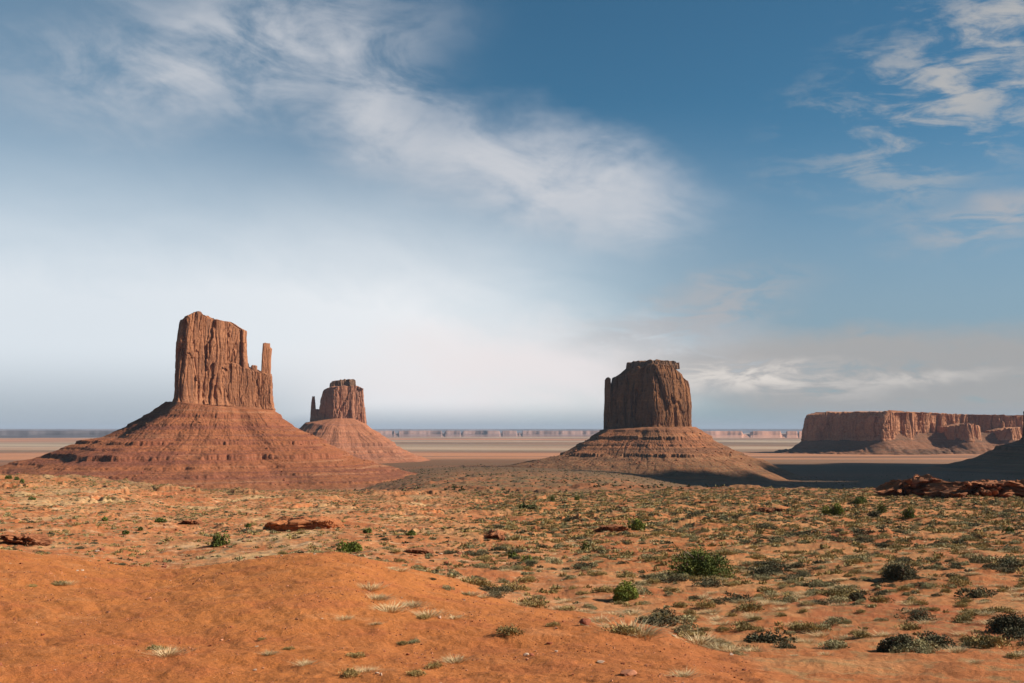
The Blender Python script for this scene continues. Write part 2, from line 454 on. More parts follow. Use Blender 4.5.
mound = 1 - sstep(Yc + 4 * fbm2(GX.ravel() / 9, GY.ravel() / 9, 3, 3), crest * 0.93, crest * 1.22)
sage = sstep(pxv + 90 * fbm2(GX.ravel() / 30, GY.ravel() / 30, 3, 81) - 120 * sstep(Yc, 160, 60), 380, 560) * (1 - mound)
pale = (1 - mound) * (1 - sstep(pxv, 420, 620)) * (1 - sstep(Yc, 330, 480))
mound = np.clip(mound + 0.35 * fbm2(GX.ravel() / 4, GY.ravel() / 4, 3, 88) * mound * (1 - mound) * 4, 0, 1)
g_me = new_mesh('desert_ground', V, Q, True, attrs={'mound': mound, 'sage': sage, 'pale': pale})

m, nt, b, P, Nn = material('desert_floor')
x, y, z = sep(nt, P)
mo, sg, pl_ = attr(nt, 'mound'), attr(nt, 'sage'), attr(nt, 'pale')
dist = (x * x + y * y).pow(0.5)
nL = noise(nt, P, 1 / 60.0, 5, 0.6); nM = noise(nt, P, 1 / 9.0, 6, 0.6); nS = noise(nt, P, 1 / 0.7, 6, 0.65)
nF = noise(nt, P, 1 / 0.12, 4, 0.7)
nD = noise(nt, vec(nt, x * 0.8 + y * 0.5, (y * 0.8 - x * 0.5) * 0.2, z), 1 / 1.6, 6, 0.6)
sand = mix(nt, nM.step(0.3, 0.7), (0.44, 0.152, 0.040), (0.385, 0.125, 0.034))
sand = mix(nt, nD.step(0.54, 0.74) * 0.12, sand, (0.29, 0.088, 0.028))
nK = noise(nt, P, 1 / 3.5, 5, 0.65)
sand = mix(nt, nK.step(0.50, 0.64) * 0.6, sand, (0.36, 0.105, 0.036))
sand = mix(nt, nK.step(0.44, 0.34) * 0.5, sand, (0.47, 0.195, 0.075))
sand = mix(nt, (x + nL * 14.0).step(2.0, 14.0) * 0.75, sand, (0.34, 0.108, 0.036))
nQ = noise(nt, P, 1 / 0.22, 6, 0.85)
sand = mix(nt, nQ.step(0.57, 0.66) * 0.65, sand, (0.56, 0.24, 0.10))
sand = mix(nt, nQ.step(0.43, 0.34) * 0.6, sand, (0.26, 0.080, 0.030))
sand = mix(nt, nS.step(0.52, 0.72) * 0.30, sand, (0.50, 0.185, 0.070))
# middle ground: paler sand patches, red dirt, washed out gravel
mid = mix(nt, nM.step(0.38, 0.62), (0.38, 0.125, 0.043), (0.43, 0.180, 0.072))
nP = noise(nt, vec(nt, x, y * 0.45, 0.0), 1 / 16.0, 6, 0.62)
mid = mix(nt, nP.step(0.50, 0.64) * pl_ * 0.85, mid, (0.52, 0.33, 0.155))
mid = mix(nt, nP.step(0.44, 0.34) * 0.6, mid, (0.33, 0.088, 0.036))
nG = noise(nt, P, 1 / 1.1, 5, 0.7)
mid = mix(nt, nG.step(0.52, 0.62) * (nP.step(0.40, 0.6) * 0.7 + 0.2), mid, (0.19, 0.14, 0.08))
dustp = mix(nt, nM.step(0.4, 0.6), (0.37, 0.125, 0.042), (0.42, 0.185, 0.072))
dustp = mix(nt, nP.step(0.46, 0.38) * 0.7, dustp, (0.34, 0.095, 0.036))
dustp = mix(nt, nG.step(0.50, 0.62) * 0.7, dustp, (0.27, 0.165, 0.072))
nR1 = noise(nt, vec(nt, x * 0.3, y, z * 2.0), 1 / 2.2, 7, 0.75)
mid = mix(nt, nR1.step(0.54, 0.64) * 0.6, mid, (0.56, 0.36, 0.21))
mid = mix(nt, nR1.step(0.44, 0.36) * 0.6, mid, (0.27, 0.085, 0.042))
mid = mix(nt, sg, mid, dustp)
# beyond a few hundred metres single bushes are too small to see: mottled scrub
nV = noise(nt, P, 1 / 5.0, 5, 0.75); nW = noise(nt, vec(nt, x * 0.35, y, 0.0), 1 / 90.0, 5, 0.6)
scrub = mix(nt, nW.step(0.40, 0.62), (0.27, 0.100, 0.041), (0.165, 0.098, 0.046))
scrub = mix(nt, nV.step(0.50, 0.62) * 0.75, scrub, (0.085, 0.080, 0.045))
midf = mix(nt, dist.step(230.0, 520.0), mid, scrub)
# far plain: broad bands of pink sand, pale flats and grey green scrub
nB1 = noise(nt, vec(nt, x * 0.18, y, 0.0), 1 / 900.0, 5, 0.55); nB2 = noise(nt, vec(nt, x * 0.25, y + 9000.0, 0.0), 1 / 2200.0, 4, 0.55)
far = mix(nt, nB1.step(0.42, 0.58), (0.30, 0.140, 0.078), (0.18, 0.110, 0.066))
far = mix(nt, nB2.step(0.48, 0.62) * 0.8, far, (0.42, 0.31, 0.21))
far = mix(nt, nB2.step(0.47, 0.38) * 0.85, far, (0.46, 0.19, 0.090))
nB3 = noise(nt, vec(nt, x * 0.12, y, 5.0), 1 / 420.0, 5, 0.6)
far = mix(nt, nB3.step(0.54, 0.62) * 0.75, far, (0.13, 0.075, 0.048))  # dark scrub bands, also painted to stand in for cloud shadows
far = mix(nt, nV.step(0.5, 0.66) * 0.4, far, (0.14, 0.11, 0.065))
vly = mix(nt, nB1.step(0.40, 0.60), (0.19, 0.078, 0.034), (0.115, 0.066, 0.030))  # valley floor scrub, colour darkened to deepen the cloud shadow lying on it
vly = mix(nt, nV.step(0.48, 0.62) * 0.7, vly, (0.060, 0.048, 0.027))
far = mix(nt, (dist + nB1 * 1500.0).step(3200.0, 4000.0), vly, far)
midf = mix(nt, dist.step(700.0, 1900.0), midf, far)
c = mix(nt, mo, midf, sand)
c = mix(nt, 1.0, c, mix(nt, nF.step(0.2, 0.8), (0.85, 0.84, 0.83), (1.13, 1.13, 1.13)), 'MULTIPLY')
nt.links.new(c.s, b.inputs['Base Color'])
bump(nt, b, nS * 0.6 + nF * 0.35 + nQ * 0.35 + nR1 * 0.5, 1.0, 0.16)
g_me.materials.append(m)
M_GROUND = m
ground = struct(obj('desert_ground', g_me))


# ------------------------------------------------------------------ cliffs as lofted, fluted bodies
def loft(poly, left, right, top, base, mpp, org, nS=600, nT=150, amp=1.0, s=14.0, seed=0, round_=2.0, bench=0.0, depth_top=0.85, flat=0.25, capd=0.0, drop=10.0, stepf=0.0):
    """poly: plan outline [(u,w)] in picture pixels about org (u right, w towards the camera)
       left/right: [(row, u)] silhouettes; top: [(u,row)], base: row of the foot.  Returns V,Q in metres relative to org"""
    P_ = np.array(poly, float)
    Pc = np.vstack([P_, P_[:1]]); seg = np.hypot(*np.diff(Pc, axis=0).T); cs = np.concatenate([[0], np.cumsum(seg)])
    sN = np.linspace(0, cs[-1], nS, endpoint=False)
    U = np.interp(sN, cs, Pc[:, 0]); W = np.interp(sN, cs, Pc[:, 1])
    per = cs[-1] / nS
    k = _gs(max(round_ / per, 0.6)); h = len(k) // 2
    U = np.convolve(np.concatenate([U[-h:], U, U[:h]]), k, 'valid'); W = np.convolve(np.concatenate([W[-h:], W, W[:h]]), k, 'valid')
    u0, u1 = U.min(), U.max()
    wm = W.mean()
    tu, tr = zip(*top)
    T = np.linspace(0, 1, nT)[:, None]
    lr, lu = zip(*sorted(left)); rr, ru = zip(*sorted(right))
    def place(Ub, Wb, T, ext=0.0):
        rowtop = np.interp(Ub, tu, tr)
        row = base + (rowtop - base) * T
        l = np.interp(row, lr, lu); r = np.interp(row, rr, ru)
        f = (Ub - u0) / (u1 - u0)
        X = l + (r - l) * f
        Wd = wm + (Wb - wm) * (1 - (1 - depth_top) * T ** 1.5)
        return X, Wd, row
    X, Wd, row = place(U[None, :], W[None, :], T)
    X, Wd, row = [np.broadcast_to(t, (nT, nS)).copy() for t in (X, Wd, row)]
    dU = np.roll(X, -1, 1) - np.roll(X, 1, 1); dW = np.roll(Wd, -1, 1) - np.roll(Wd, 1, 1)
    L = np.hypot(dU, dW) + 1e-9
    area = np.sum(U * np.roll(W, -1) - np.roll(U, -1) * W)
    sg = 1 if area > 0 else -1
    nu, nw = sg * dW / L, -sg * dU / L
    Xm, Wm, Zm = X * mpp, Wd * mpp, (430 - row) * mpp
    Zh = Zm
    # pillars and cracks
    c1 = np.abs(noise3(Xm / (s * 1.9), Wm / (s * 1.9), Zh / (s * 11), seed + 1))
    c2 = np.abs(noise3(Xm / (s * 0.8), Wm / (s * 0.8), Zh / (s * 3.2), seed + 2))
    c3 = np.abs(noise3(Xm / (s * 0.33), Wm / (s * 0.33), Zh / (s * 3.0), seed + 3))
    big = noise3(Xm / (s * 4), Wm / (s * 4), Zh / (s * 12), seed + 4)
    f1 = fbm3(Xm / (s * 0.9), Wm / (s * 0.9), Zh / (s * 2.6), 4, seed + 5)
    lay = noise3(Xm / (s * 5), Wm / (s * 5), Zh / (s * 0.35), seed + 6)
    cr = np.exp(-(c1 / 0.05) ** 2) * 0.9 + np.exp(-(c2 / 0.06) ** 2) * 0.4
    big2 = np.sign(big) * np.minimum(np.abs(big) * 3, 0.6)
    wx, wy = Xm + s * 0.35 * f1, Wm + s * 0.35 * f1
    _, e1, i1 = worley(wx / (s * 1.7), wy / (s * 1.7), Zh / (s * 22) + seed, seed + 11)
    _, e2, i2 = worley(wx / (s * 0.7), wy / (s * 0.7), Zh / (s * 8) + seed, seed + 12)
    _, e3, i3 = worley(wx / (s * 0.26), wy / (s * 0.26), Zh / (s * 1.8), seed + 13)
    d = amp * s * (0.55 * (i1 - 0.5) + 0.22 * (i2 - 0.5) + 0.06 * (i3 - 0.5) - 0.16 * np.exp(-(e1 / 0.07) ** 2) - 0.07 * np.exp(-(e2 / 0.09) ** 2)
                   + 0.12 * np.minimum(c1, 0.5) + 0.05 * np.minimum(c3, 0.5) + 0.12 * big + 0.14 * big2 + 0.07 * f1 + 0.012 * np.sign(lay) * np.minimum(np.abs(lay) * 4, 1))
    d = d - d.mean()
    if bench:      # thin bedded foot that steps outwards
        lo = sstep(T, bench, 0.0)
        stepz = np.floor(Zh / (s * 0.25) + 0.5 * noise3(Xm / 30, Wm / 30, 0, seed + 9))
        d = d * (1 - 0.6 * lo) + lo * s * 0.18 * (1 + 0.4 * np.sin(stepz * 2.4))
    env = sstep(T, 1.0, 0.93)
    Xm = Xm + nu * d; Wm = Wm + nw * d
    # broken top edge
    e = 1 - sstep(T, 0.86, 1.0) * 0.0
    Zm = Zm + sstep(T, 0.4, 1.0) * mpp * 0.9 * (noise3(Xm / (s * 0.7), Wm / (s * 0.7), 0, seed + 7) * 2.0)
    Xm[-1] -= nu[-1] * s * 0.10; Wm[-1] -= nw[-1] * s * 0.10
    rows = [(Xm[i], Wm[i], Zm[i]) for i in range(nT)]
    rows[0] = (rows[0][0], rows[0][1], rows[0][2] - drop)
    # cap rings
    cx, cw = Xm[-1].mean(), Wm[-1].mean()
    nC_ = 22
    for q in range(1, nC_ + 1):
        f = q / nC_
        xx = Xm[-1] * (1 - f) + cx * f; ww = Wm[-1] * (1 - f) + cw * f
        rw = np.interp(xx / mpp, tu, tr)
        zz_ = (430 - rw) * mpp + capd * mpp * math.sin(min(f * 2, 1) * math.pi / 2)
        bl = min(1, f * 2.5)
        n_ = fbm3(xx / (s * 0.8), ww / (s * 0.8), 0, 3, seed + 8) * s * 0.14
        edge = rows[nT - 1][2]
        rows.append((xx, ww, edge * (1 - bl) * (1 - f) + (1 - (1 - bl) * (1 - f)) * zz_ + n_ * min(1, f * 6) * (1 - f)))
    A = np.array([np.stack([r[0], -r[1], r[2]], 1) for r in rows])      # w towards camera -> -Y
    n = len(rows)
    Q = grid_faces(n, nS, True)
    if sg < 0: Q = Q[:, ::-1]
    return A.reshape(-1, 3), Q
def join(parts):
    Vs, Qs, o = [], [], 0
    for v, q in parts:
        Vs.append(v); Qs.append(q + o); o += len(v)
    return np.vstack(Vs), np.vstack(Qs)

def talus(profL, profR, cz0, R0, ledges, s=11.0, seed=0, nA=1100, nR=400, cx=0.0, cy=0.0, ecc=1.0, front=None, gully=1.0, rmax=None, floorz=-3.0, ledge_h=1.0):
    """debris cone.  profL/profR: [(r, z)] from the foot of the cliff outwards, left and right; z above valley floor"""
    th = np.linspace(0, 2 * math.pi, nA, endpoint=False)[None, :]
    k = np.linspace(0, 1, nR)[:, None]
    rl, zl = zip(*profL); rr_, zr = zip(*profR)
    rmax = rmax or max(rl[-1], rr_[-1])
    R = (k ** 1.15) * rmax
    wr = 0.5 + 0.5 * np.cos(th)                       # 1 right, 0 left
    wr = wr * wr * (3 - 2 * wr)
    rad_n = 1 + 0.16 * noise2(np.cos(th) * 1.6 + 5, np.sin(th) * 1.6, seed) + 0.05 * noise2(np.cos(th) * 5, np.sin(th) * 5, seed + 1)
    X = cx + R * np.cos(th); Y = cy + R * np.sin(th) * ecc
    Re = R * np.where(np.abs(np.sin(th)) > 0.25, rad_n, 1 + (rad_n - 1) * np.abs(np.sin(th)) / 0.25)
    Z = np.interp(Re, rl, zl) * (1 - wr) + np.interp(Re, rr_, zr) * wr
    act = sstep(Z, floorz, floorz + 25)
    # gullies down the slope
    g = np.abs(fbm2(th * 9 + 0.5 * noise2(X / 40, Y / 40, seed), R / (s * 7) + 3, 2, seed + 2)); g2 = np.abs(noise2(th * 38, R / (s * 6), seed + 3))
    g = g * (1 - sstep(th, 6.1, 6.283)) + 0.2 * sstep(th, 6.1, 6.283) if False else g
    wrapf = np.minimum(sstep(th, 0, 0.12), 1 - sstep(th, 2 * math.pi - 0.12, 2 * math.pi))
    mid = sstep(R, R0 * 0.9, R0 * 1.4) * act
    Z = Z - gully * mid * wrapf * s * 0.20 * (0.3 - np.minimum(g, 0.3))
    Z = Z + mid * (s * 0.13 * fbm2(X / s * 0.6, Y / s * 0.6, 4, seed + 4) + 0.7 * fbm2(X / 3, Y / 3, 2, seed + 8))
    # ledges of harder rock
    off = 1.6 * fbm2(X / 90, Y / 90, 2, seed + 5) + 0.5 * noise2(X / 12, Y / 12, seed + 13)
    Zt = Z.copy()
    for (L, h) in ledges:
        pres = sstep(noise2(th * 3.5 + L, th * 0 + L * 0.37, seed + 6), -0.38, -0.05)
        pres = pres * (0.55 + 0.45 * sstep(noise2(X / 30, Y / 30, seed + 12), -0.3, 0.1))
        zz_ = Z + off * 0.6 - L
        w = 7.0
        bmp = np.where(zz_ > 0, np.exp(-zz_ / w), 0.0) * sstep(zz_, 0.0, 0.5)
        Zt = Zt + h * ledge_h * bmp * pres
        Zt = Zt - h * ledge_h * 0.5 * np.where(zz_ <= 0, np.exp(zz_ / w), 0.0) * pres
    Z = Zt + mid * 0.5 * fbm2(X / 1.6, Y / 1.6, 2, seed + 14)
    V = np.stack([X, Y, Z], -1).reshape(-1, 3)
    return V, grid_faces(nR, nA, True)

def butte(name, label, org, cliff_parts, tal, mats):
    root = thing(name, label, 'butte', org)
    for (nm, me) in cliff_parts: obj(nm, me, root)
    V, Q = tal
    V = V.copy(); V[:, 2] -= 0
    obj('debris_slope', new_mesh('debris_slope', V, Q, True, mats), root)
    return root

# --- west mitten
YW = 1450.0; mp = YW / F
def O(px, Y): return Vector(((px - 512) / F * Y, Y, CAMZ))
org = O(224, YW)
def L(pts, c): return [(r, x - c) for x, r in pts]
def Tp(pts, c): return [(x - c, r) for x, r in pts]
c = 224
palm = loft([(-47, 27), (-40, 32), (-8, 10), (12, -8), (23, -16), (23, -34), (5, -32), (-20, -12), (-49, 12)],
            L([(189, 314), (185.5, 325), (182, 345), (180.3, 370), (180, 400), (179, 412)], c),
            L([(237.5, 314), (238, 330), (239, 346), (240, 366), (242, 400), (245, 412)], c),
            Tp([(173, 324), (177, 322), (183, 318.5), (190, 314.5), (199, 314), (204, 317.5), (212, 320), (222, 320), (231, 322), (238, 326), (248, 328)], c),
            410, mp, org, 900, 190, 0.62, 16, 1, 1.3, bench=0.17)
shoulder = loft([(-8, 2), (26, -12), (48, -26), (48, -38), (30, -38), (-6, -16)],
                L([(216, 365), (216, 412)], c), L([(263, 366), (264.5, 376), (264.8, 384), (265.6, 395), (266.6, 405), (268, 414)], c),
                Tp([(214, 360), (230, 362), (247, 367), (256, 370), (261, 372), (272, 373)], c), 413, mp, org, 520, 110, 0.62, 10, 5, 1.3, bench=0.25)
knob = loft([(26, -17), (31, -19), (31, -26), (26, -24)], L([(246.3, 362), (246, 376)], c), L([(251.2, 362), (251.6, 376)], c),
            Tp([(248, 364), (256, 365)], c), 376, mp, org, 80, 40, 0.5, 4, 8, 0.6)
thumb = loft([(37, -24), (46, -29), (46, -35), (37, -32)], L([(257, 340), (256, 352), (255.2, 372), (254.8, 380)], c),
             L([(262, 338), (262.3, 345), (264.3, 347), (263.5, 354), (262.9, 372), (263.5, 380)], c),
             Tp([(260, 341.5), (263, 340.6), (270, 341)], c), 380, mp, org, 130, 110, 0.45, 5, 12, 1.0)
Vc, Qc = join([palm, shoulder, knob])
t_ = lambda pts, c_, mp_: [(abs(x - c_) * mp_, 80 - (r - 430) * mp_ - CAMZ) for x, r in pts]
pL = [(0, 31), (42, 31), (58, 35)] + t_([(172, 402), (157, 414.5), (137, 426), (117, 437.5), (89, 444), (64, 456), (18, 468)], c, mp) + [(400, -75), (470, -90)]
pR = [(0, 31), (42, 29)] + t_([(274, 411), (295, 427), (301, 430), (324, 441), (345, 452), (357, 458), (378, 464), (410, 472), (440, 480)], c, mp) + [(370, -80), (470, -92)]
tw = talus(pL, pR, 0, 64, [(17, 2.6), (6, 1.2), (-17, 2.8), (-24, 0.8), (-33, 4.0), (-43, 1.3), (-52, 1.8), (-60, 1.6)], 11, 3, floorz=-85)
butte('butte', 'tall red sandstone butte with a thin thumb spire on its right, nearest the left edge', org,
      [('cliff', new_mesh('cliff', Vc, Qc, False, [M_WEST])), ('spire', new_mesh('spire', *thumb, False, [M_WEST]))], tw, [M_TW])

# --- east mitten
YE = 2700.0; mp = YE / F; c = 342
org = O(c, YE)
palm = loft([(-20, 6), (-8, 11), (10, 4), (14, 0), (22, -2), (22, -12), (4, -16), (-20, -8)],
            L([(329, 386), (326.5, 391), (324, 401), (322, 412), (320, 425)], c), L([(363, 386), (363.4, 395), (364.3, 410), (366, 425)], c),
            Tp([(318, 392), (323, 389), (327, 386.6), (356, 386), (359, 387.6), (366, 388.4)], c), 424, mp, org, 620, 130, 0.72, 17, 21, 0.8)
capr = loft([(-12, 4), (8, 3), (13, -2), (13, -9), (-10, -9)], L([(331, 380), (330, 388)], c), L([(354.5, 380), (356, 388)], c),
            Tp([(329, 383.6), (333, 381.3), (342, 380), (350, 379.3), (357, 379.8)], c), 389, mp, org, 200, 24, 0.9, 10, 23, 0.7, drop=2)
sh = loft([(-32, 2), (-24, 4), (-18, 0), (-18, -8), (-31, -6)], L([(312, 408), (311, 422)], c), L([(319, 408), (325, 422)], c),
          Tp([(309, 410), (314, 409), (326, 410)], c), 423, mp, org, 140, 50, 0.4, 8, 25, 0.8)
tb = loft([(-30, 0), (-26.6, 0), (-26.6, -5), (-30, -5)], L([(312.2, 396), (311.2, 406), (310.6, 412)], c), L([(314.2, 396), (315, 406), (315.6, 412)], c),
          Tp([(310, 397), (316, 396.4)], c), 412, mp, org, 60, 50, 0.5, 5, 27, 0.6)
Vc, Qc = join([palm, sh])
pR = [(0, 29), (30, 28)] + t_([(366, 424), (373, 430), (385, 437), (394, 444), (403, 449.6), (417, 455.7), (431, 460.5)], c, mp) + [(330, -84), (420, -95)]
pL = [(0, 29), (30, 28)] + t_([(308, 423), (303, 428), (293, 436), (280, 444), (262, 453), (245, 459)], c, mp) + [(360, -84), (430, -95)]
te = talus(pL, pR, 0, 62, [(-10, 3), (-36, 5), (-52, 4)], 15, 9, nA=640, nR=150, floorz=-88)
butte('butte', 'distant pale orange butte with a small pinnacle on its left, second from the left', org,
      [('cliff', new_mesh('cliff', Vc, Qc, False, [M_EAST])), ('cap_rock', new_mesh('cap_rock', *capr, False, [M_CAP])),
       ('spire', new_mesh('spire', *tb, False, [M_EAST]))], te, [M_TE])

# --- merrick butte
YM = 1900.0; mp = YM / F; c = 650
org = O(c, YM)
body = loft([(-46, 0), (-41, 9), (-36, 9), (-31, 15), (-25, 14.5), (-20, 20), (-13, 20), (-8, 27), (-1, 31), (3, 31), (20, 24), (34, 14), (42, 2), (42, -22), (10, -36), (-36, -26)],
            L([(628, 360), (617, 371), (611, 381), (607, 395), (605.5, 415), (604.5, 432)], c),
            L([(675, 362), (684, 375), (688.5, 387), (691, 405), (691, 420), (691, 432)], c),
            Tp([(603, 378), (611, 376), (618, 372), (627, 367.5), (650, 365), (679, 367), (687, 374), (696, 386)], c), 430, mp, org, 1000, 170, 0.75, 15, 31, 0.9, bench=0.08, depth_top=0.72)
col_ = loft([(-47, 6), (-40, 9), (-38, 0), (-46, -6)], L([(605.6, 378), (604.6, 400), (603.4, 415), (603, 432)], c), L([(610.8, 378), (611.6, 400), (613, 432)], c),
            Tp([(603, 380), (607.6, 377.4), (613, 380)], c), 431, mp, org, 140, 120, 0.5, 7, 33, 0.8)
capm = loft([(-22, 8), (2, 18), (24, 10), (28, 0), (20, -14), (-20, -12)], L([(628, 360), (627, 370)], c), L([(678, 360), (679, 370)], c),
            Tp([(626, 363), (634, 362), (650, 360.8), (668, 361.4), (680, 363.4)], c), 368, mp, org, 380, 26, 0.8, 9, 35, 0.9, drop=2)
Vc, Qc = join([body, col_])
pL = [(0, 5), (60, 4)] + t_([(602, 431), (591.6, 438.4), (582, 444), (566, 453.7), (540, 459.5), (500, 468), (470, 473)], c, mp) + [(400, -80), (520, -92)]
pR = [(0, 5), (60, 5)] + t_([(695, 427), (704, 432.6), (718, 443), (734.5, 451), (751, 457), (763, 459.8), (776, 467), (800, 476)], c, mp) + [(400, -84), (520, -92)]
tm = talus(pL, pR, 0, 76, [(-3, 1.2), (-14, 3.6), (-25, 1.3), (-41, 3.4)], 12, 15, floorz=-88, gully=1.2)
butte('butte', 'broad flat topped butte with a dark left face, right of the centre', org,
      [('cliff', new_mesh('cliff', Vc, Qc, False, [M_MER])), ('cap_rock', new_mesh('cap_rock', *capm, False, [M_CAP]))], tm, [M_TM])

# --- long mesa on the right
YR = 3800.0; mp = YR / F; c = 900
org = O(c, YR)
ms = loft([(-94, -14), (-92, 0), (-60, 14), (-31, 38), (-24, 34), (-8, 18), (6, 12), (14, 2), (30, -8), (44, -20), (62, -26), (76, -34), (98, -34), (106, -28), (120, -23), (128, -26), (150, -34), (230, -40), (230, -70), (-60, -70)],
          L([(815, 410), (809, 419), (807, 430), (805, 442)], c), L([(1130, 410), (1130, 445)], c),
          Tp([(800, 416), (812, 414), (820, 412.6), (870, 412), (940, 413), (1020, 415.3), (1130, 417)], c), 441, mp, org, 1500, 110, 1.0, 20, 41, 1.0, bench=0.22, depth_top=0.94)
prom = loft([(40, -24), (43, 0), (52, 6), (60, 14), (66, 14), (72, 4), (80, 0), (86, -10), (90, -24)],
          L([(944, 420), (943, 442)], c), L([(985, 420), (987, 442)], c), Tp([(940, 427), (950, 425.5), (962, 423.5), (974, 424.5), (990, 427)], c), 441, mp, org, 500, 50, 0.9, 16, 45, 0.8, bench=0.2)
prom2 = loft([(92, -30), (96, -8), (108, 2), (126, -10), (150, -14), (150, -30)],
          L([(995, 425), (993, 442)], c), L([(1050, 425), (1052, 442)], c), Tp([(990, 432), (1003, 428.5), (1020, 427), (1055, 428)], c), 441, mp, org, 400, 40, 0.9, 14, 46, 0.8, bench=0.2)
Vc, Qc = join([ms, prom, prom2])
# apron of debris that follows the foot of the mesa
def apron(poly, widths, prof, mpp, base_row, seed, nS=900, nR=70):
    P_ = np.array(poly, float); Pc = np.vstack([P_, P_[:1]]); seg = np.hypot(*np.diff(Pc, axis=0).T); cs = np.concatenate([[0], np.cumsum(seg)])
    sN = np.linspace(0, cs[-1], nS, endpoint=False)
    U = np.interp(sN, cs, Pc[:, 0]); W = np.interp(sN, cs, Pc[:, 1])
    per = cs[-1] / nS; k = _gs(3 / per); h = len(k) // 2
    U = np.convolve(np.concatenate([U[-h:], U, U[:h]]), k, 'valid'); W = np.convolve(np.concatenate([W[-h:], W, W[:h]]), k, 'valid')
    cu, cw = U.mean(), W.mean()
    k = np.linspace(-0.12, 1, nR)[:, None]
    # offset outwards along smoothed normals
    ks = _gs(14 / per); h = len(ks) // 2
    Us = np.convolve(np.concatenate([U[-h:], U, U[:h]]), ks, 'valid'); Ws = np.convolve(np.concatenate([W[-h:], W, W[:h]]), ks, 'valid')
    dU = np.roll(Us, -1) - np.roll(Us, 1); dW = np.roll(Ws, -1) - np.roll(Ws, 1); l = np.hypot(dU, dW)
    sg = 1 if np.sum(U * np.roll(W, -1) - np.roll(U, -1) * W) > 0 else -1
    nu, nw = sg * dW / l, -sg * dU / l
    bl = sstep(k, 0, 0.6)
    X = (U * (1 - bl) + Us * bl + nu * k * widths) * mpp; Y = -(W * (1 - bl) + Ws * bl + nw * k * widths) * mpp
    pk, pz = zip(*prof)
    Z = np.interp(k, pk, pz) + 0 * X
    Z = Z - sstep(k, 0.02, 0.3) * sstep(k, 1.0, 0.7) * 16 * (0.3 - np.minimum(np.abs(fbm2(X / 60, Y / 140, 3, seed)), 0.3)) + 3 * fbm2(X / 25, Y / 25, 3, seed + 2) * sstep(k, 1.0, 0.8)
    V = np.stack([X, Y, Z], -1).reshape(-1, 3)
    Q = grid_faces(nR, nS, True)
    if sg > 0: pass
    else: Q = Q[:, ::-1]
    return V, Q
mpoly = [(-94, -14), (-92, 0), (-60, 14), (-31, 38), (-24, 34), (10, 10), (30, -2), (44, 0), (60, 12), (70, 8), (84, -6), (98, -8), (110, 2), (126, -10), (150, -14), (230, -20), (230, -70), (-60, -70)]
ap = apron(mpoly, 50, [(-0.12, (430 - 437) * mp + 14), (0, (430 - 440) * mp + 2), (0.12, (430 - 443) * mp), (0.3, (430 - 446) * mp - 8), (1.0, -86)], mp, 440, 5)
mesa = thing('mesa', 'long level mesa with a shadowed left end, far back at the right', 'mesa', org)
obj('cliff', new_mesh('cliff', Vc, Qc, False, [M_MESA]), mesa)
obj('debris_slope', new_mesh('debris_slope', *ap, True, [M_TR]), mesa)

# --- butte cut by the right edge of the photograph
YB = 2200.0; mp = YB / F; c = 1062
org = O(c, YB)
bb = loft([(-42, 0), (-30, 20), (0, 28), (34, 14), (40, -20), (0, -36), (-36, -20)], L([(1027, 380), (1025, 410), (1023, 445)], c), L([(1100, 380), (1104, 445)], c),
          Tp([(1018, 413), (1024, 411), (1030, 406), (1040, 396), (1060, 388), (1105, 390)], c), 444, mp, org, 500, 120, 1.0, 15, 51, 1.3, depth_top=0.8)
pL = [(0, 4), (40, -6)] + t_([(1020, 441), (1008, 446), (995, 451), (983, 458), (960, 464)], c, mp) + [(300, -86), (360, -92)]
tb_ = talus(pL, pL, 0, 60, [(-20, 4), (-38, 5)], 12, 19, nA=500, nR=120, floorz=-88)
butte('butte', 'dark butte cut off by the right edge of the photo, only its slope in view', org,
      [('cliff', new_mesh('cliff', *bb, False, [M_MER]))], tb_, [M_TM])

# ------------------------------------------------------------------ the far horizon: low ranges and small buttes
def rangeline(name, R, az0, az1, hgt, depth, col, seed, n=700, thr=-0.2, step_=0.6, base=-6.0, coln=None):
    a = np.linspace(az0, az1, n)
    m, nt, b, P, Nn = material(name + '_rock')
    x, y, z = sep(nt, P)
    n1 = noise(nt, vec(nt, x * 0.25, y * 0.25, z * 12.0), 1 / 600.0, 6, 0.6)
    c = mix(nt, n1.step(0.38, 0.62), col, coln or tuple(v * 0.5 for v in col))
    nt.links.new(c.s, b.inputs['Base Color'])
    prof = [(-0.25, 0.0), (0.0, 0.42), (0.02, 0.46), (0.04, 0.72), (0.08, 0.78), (0.10, 1.0), (0.5, 1.0), (1.0, 0.9), (1.01, 0.0)]
    ends = np.minimum(sstep(a, az0, az0 + 0.006), 1 - sstep(a, az1 - 0.006, az1))
    nn = fbm2(a * 60, a * 0 + seed, 4, seed)
    h = hgt * (0.55 + 0.45 * sstep(nn, thr, thr + 0.1) + 0.05 * nn) * np.where(step_ > 0, 1, 1) * ends
    rr = R * (1 + 0.014 * fbm2(a * 35, a * 0 + 2, 4, seed + 3))
    rows = []
    for dk, f in prof:
        r = rr + dk * depth
        rows.append(np.stack([r * np.sin(a), r * np.cos(a), base + h * f], 1))
    V = np.array(rows)
    return struct(obj(name, new_mesh(name, V.reshape(-1, 3), grid_faces(len(prof), n)[:, ::-1], True, [m])))
rangeline('far_hills', 30000, -1.2, 1.2, 112, 4000, (0.17, 0.13, 0.13), 3, thr=-1.2)
rangeline('distant_plateau', 13500, -0.15, 0.10, 78, 1500, (0.26, 0.15, 0.12), 7, coln=(0.16, 0.10, 0.09), thr=-0.35)
rangeline('distant_cliffs', 12000, 0.155, 0.55, 74, 1500, (0.46, 0.22, 0.14), 11, coln=(0.28, 0.14, 0.10), thr=-0.3)
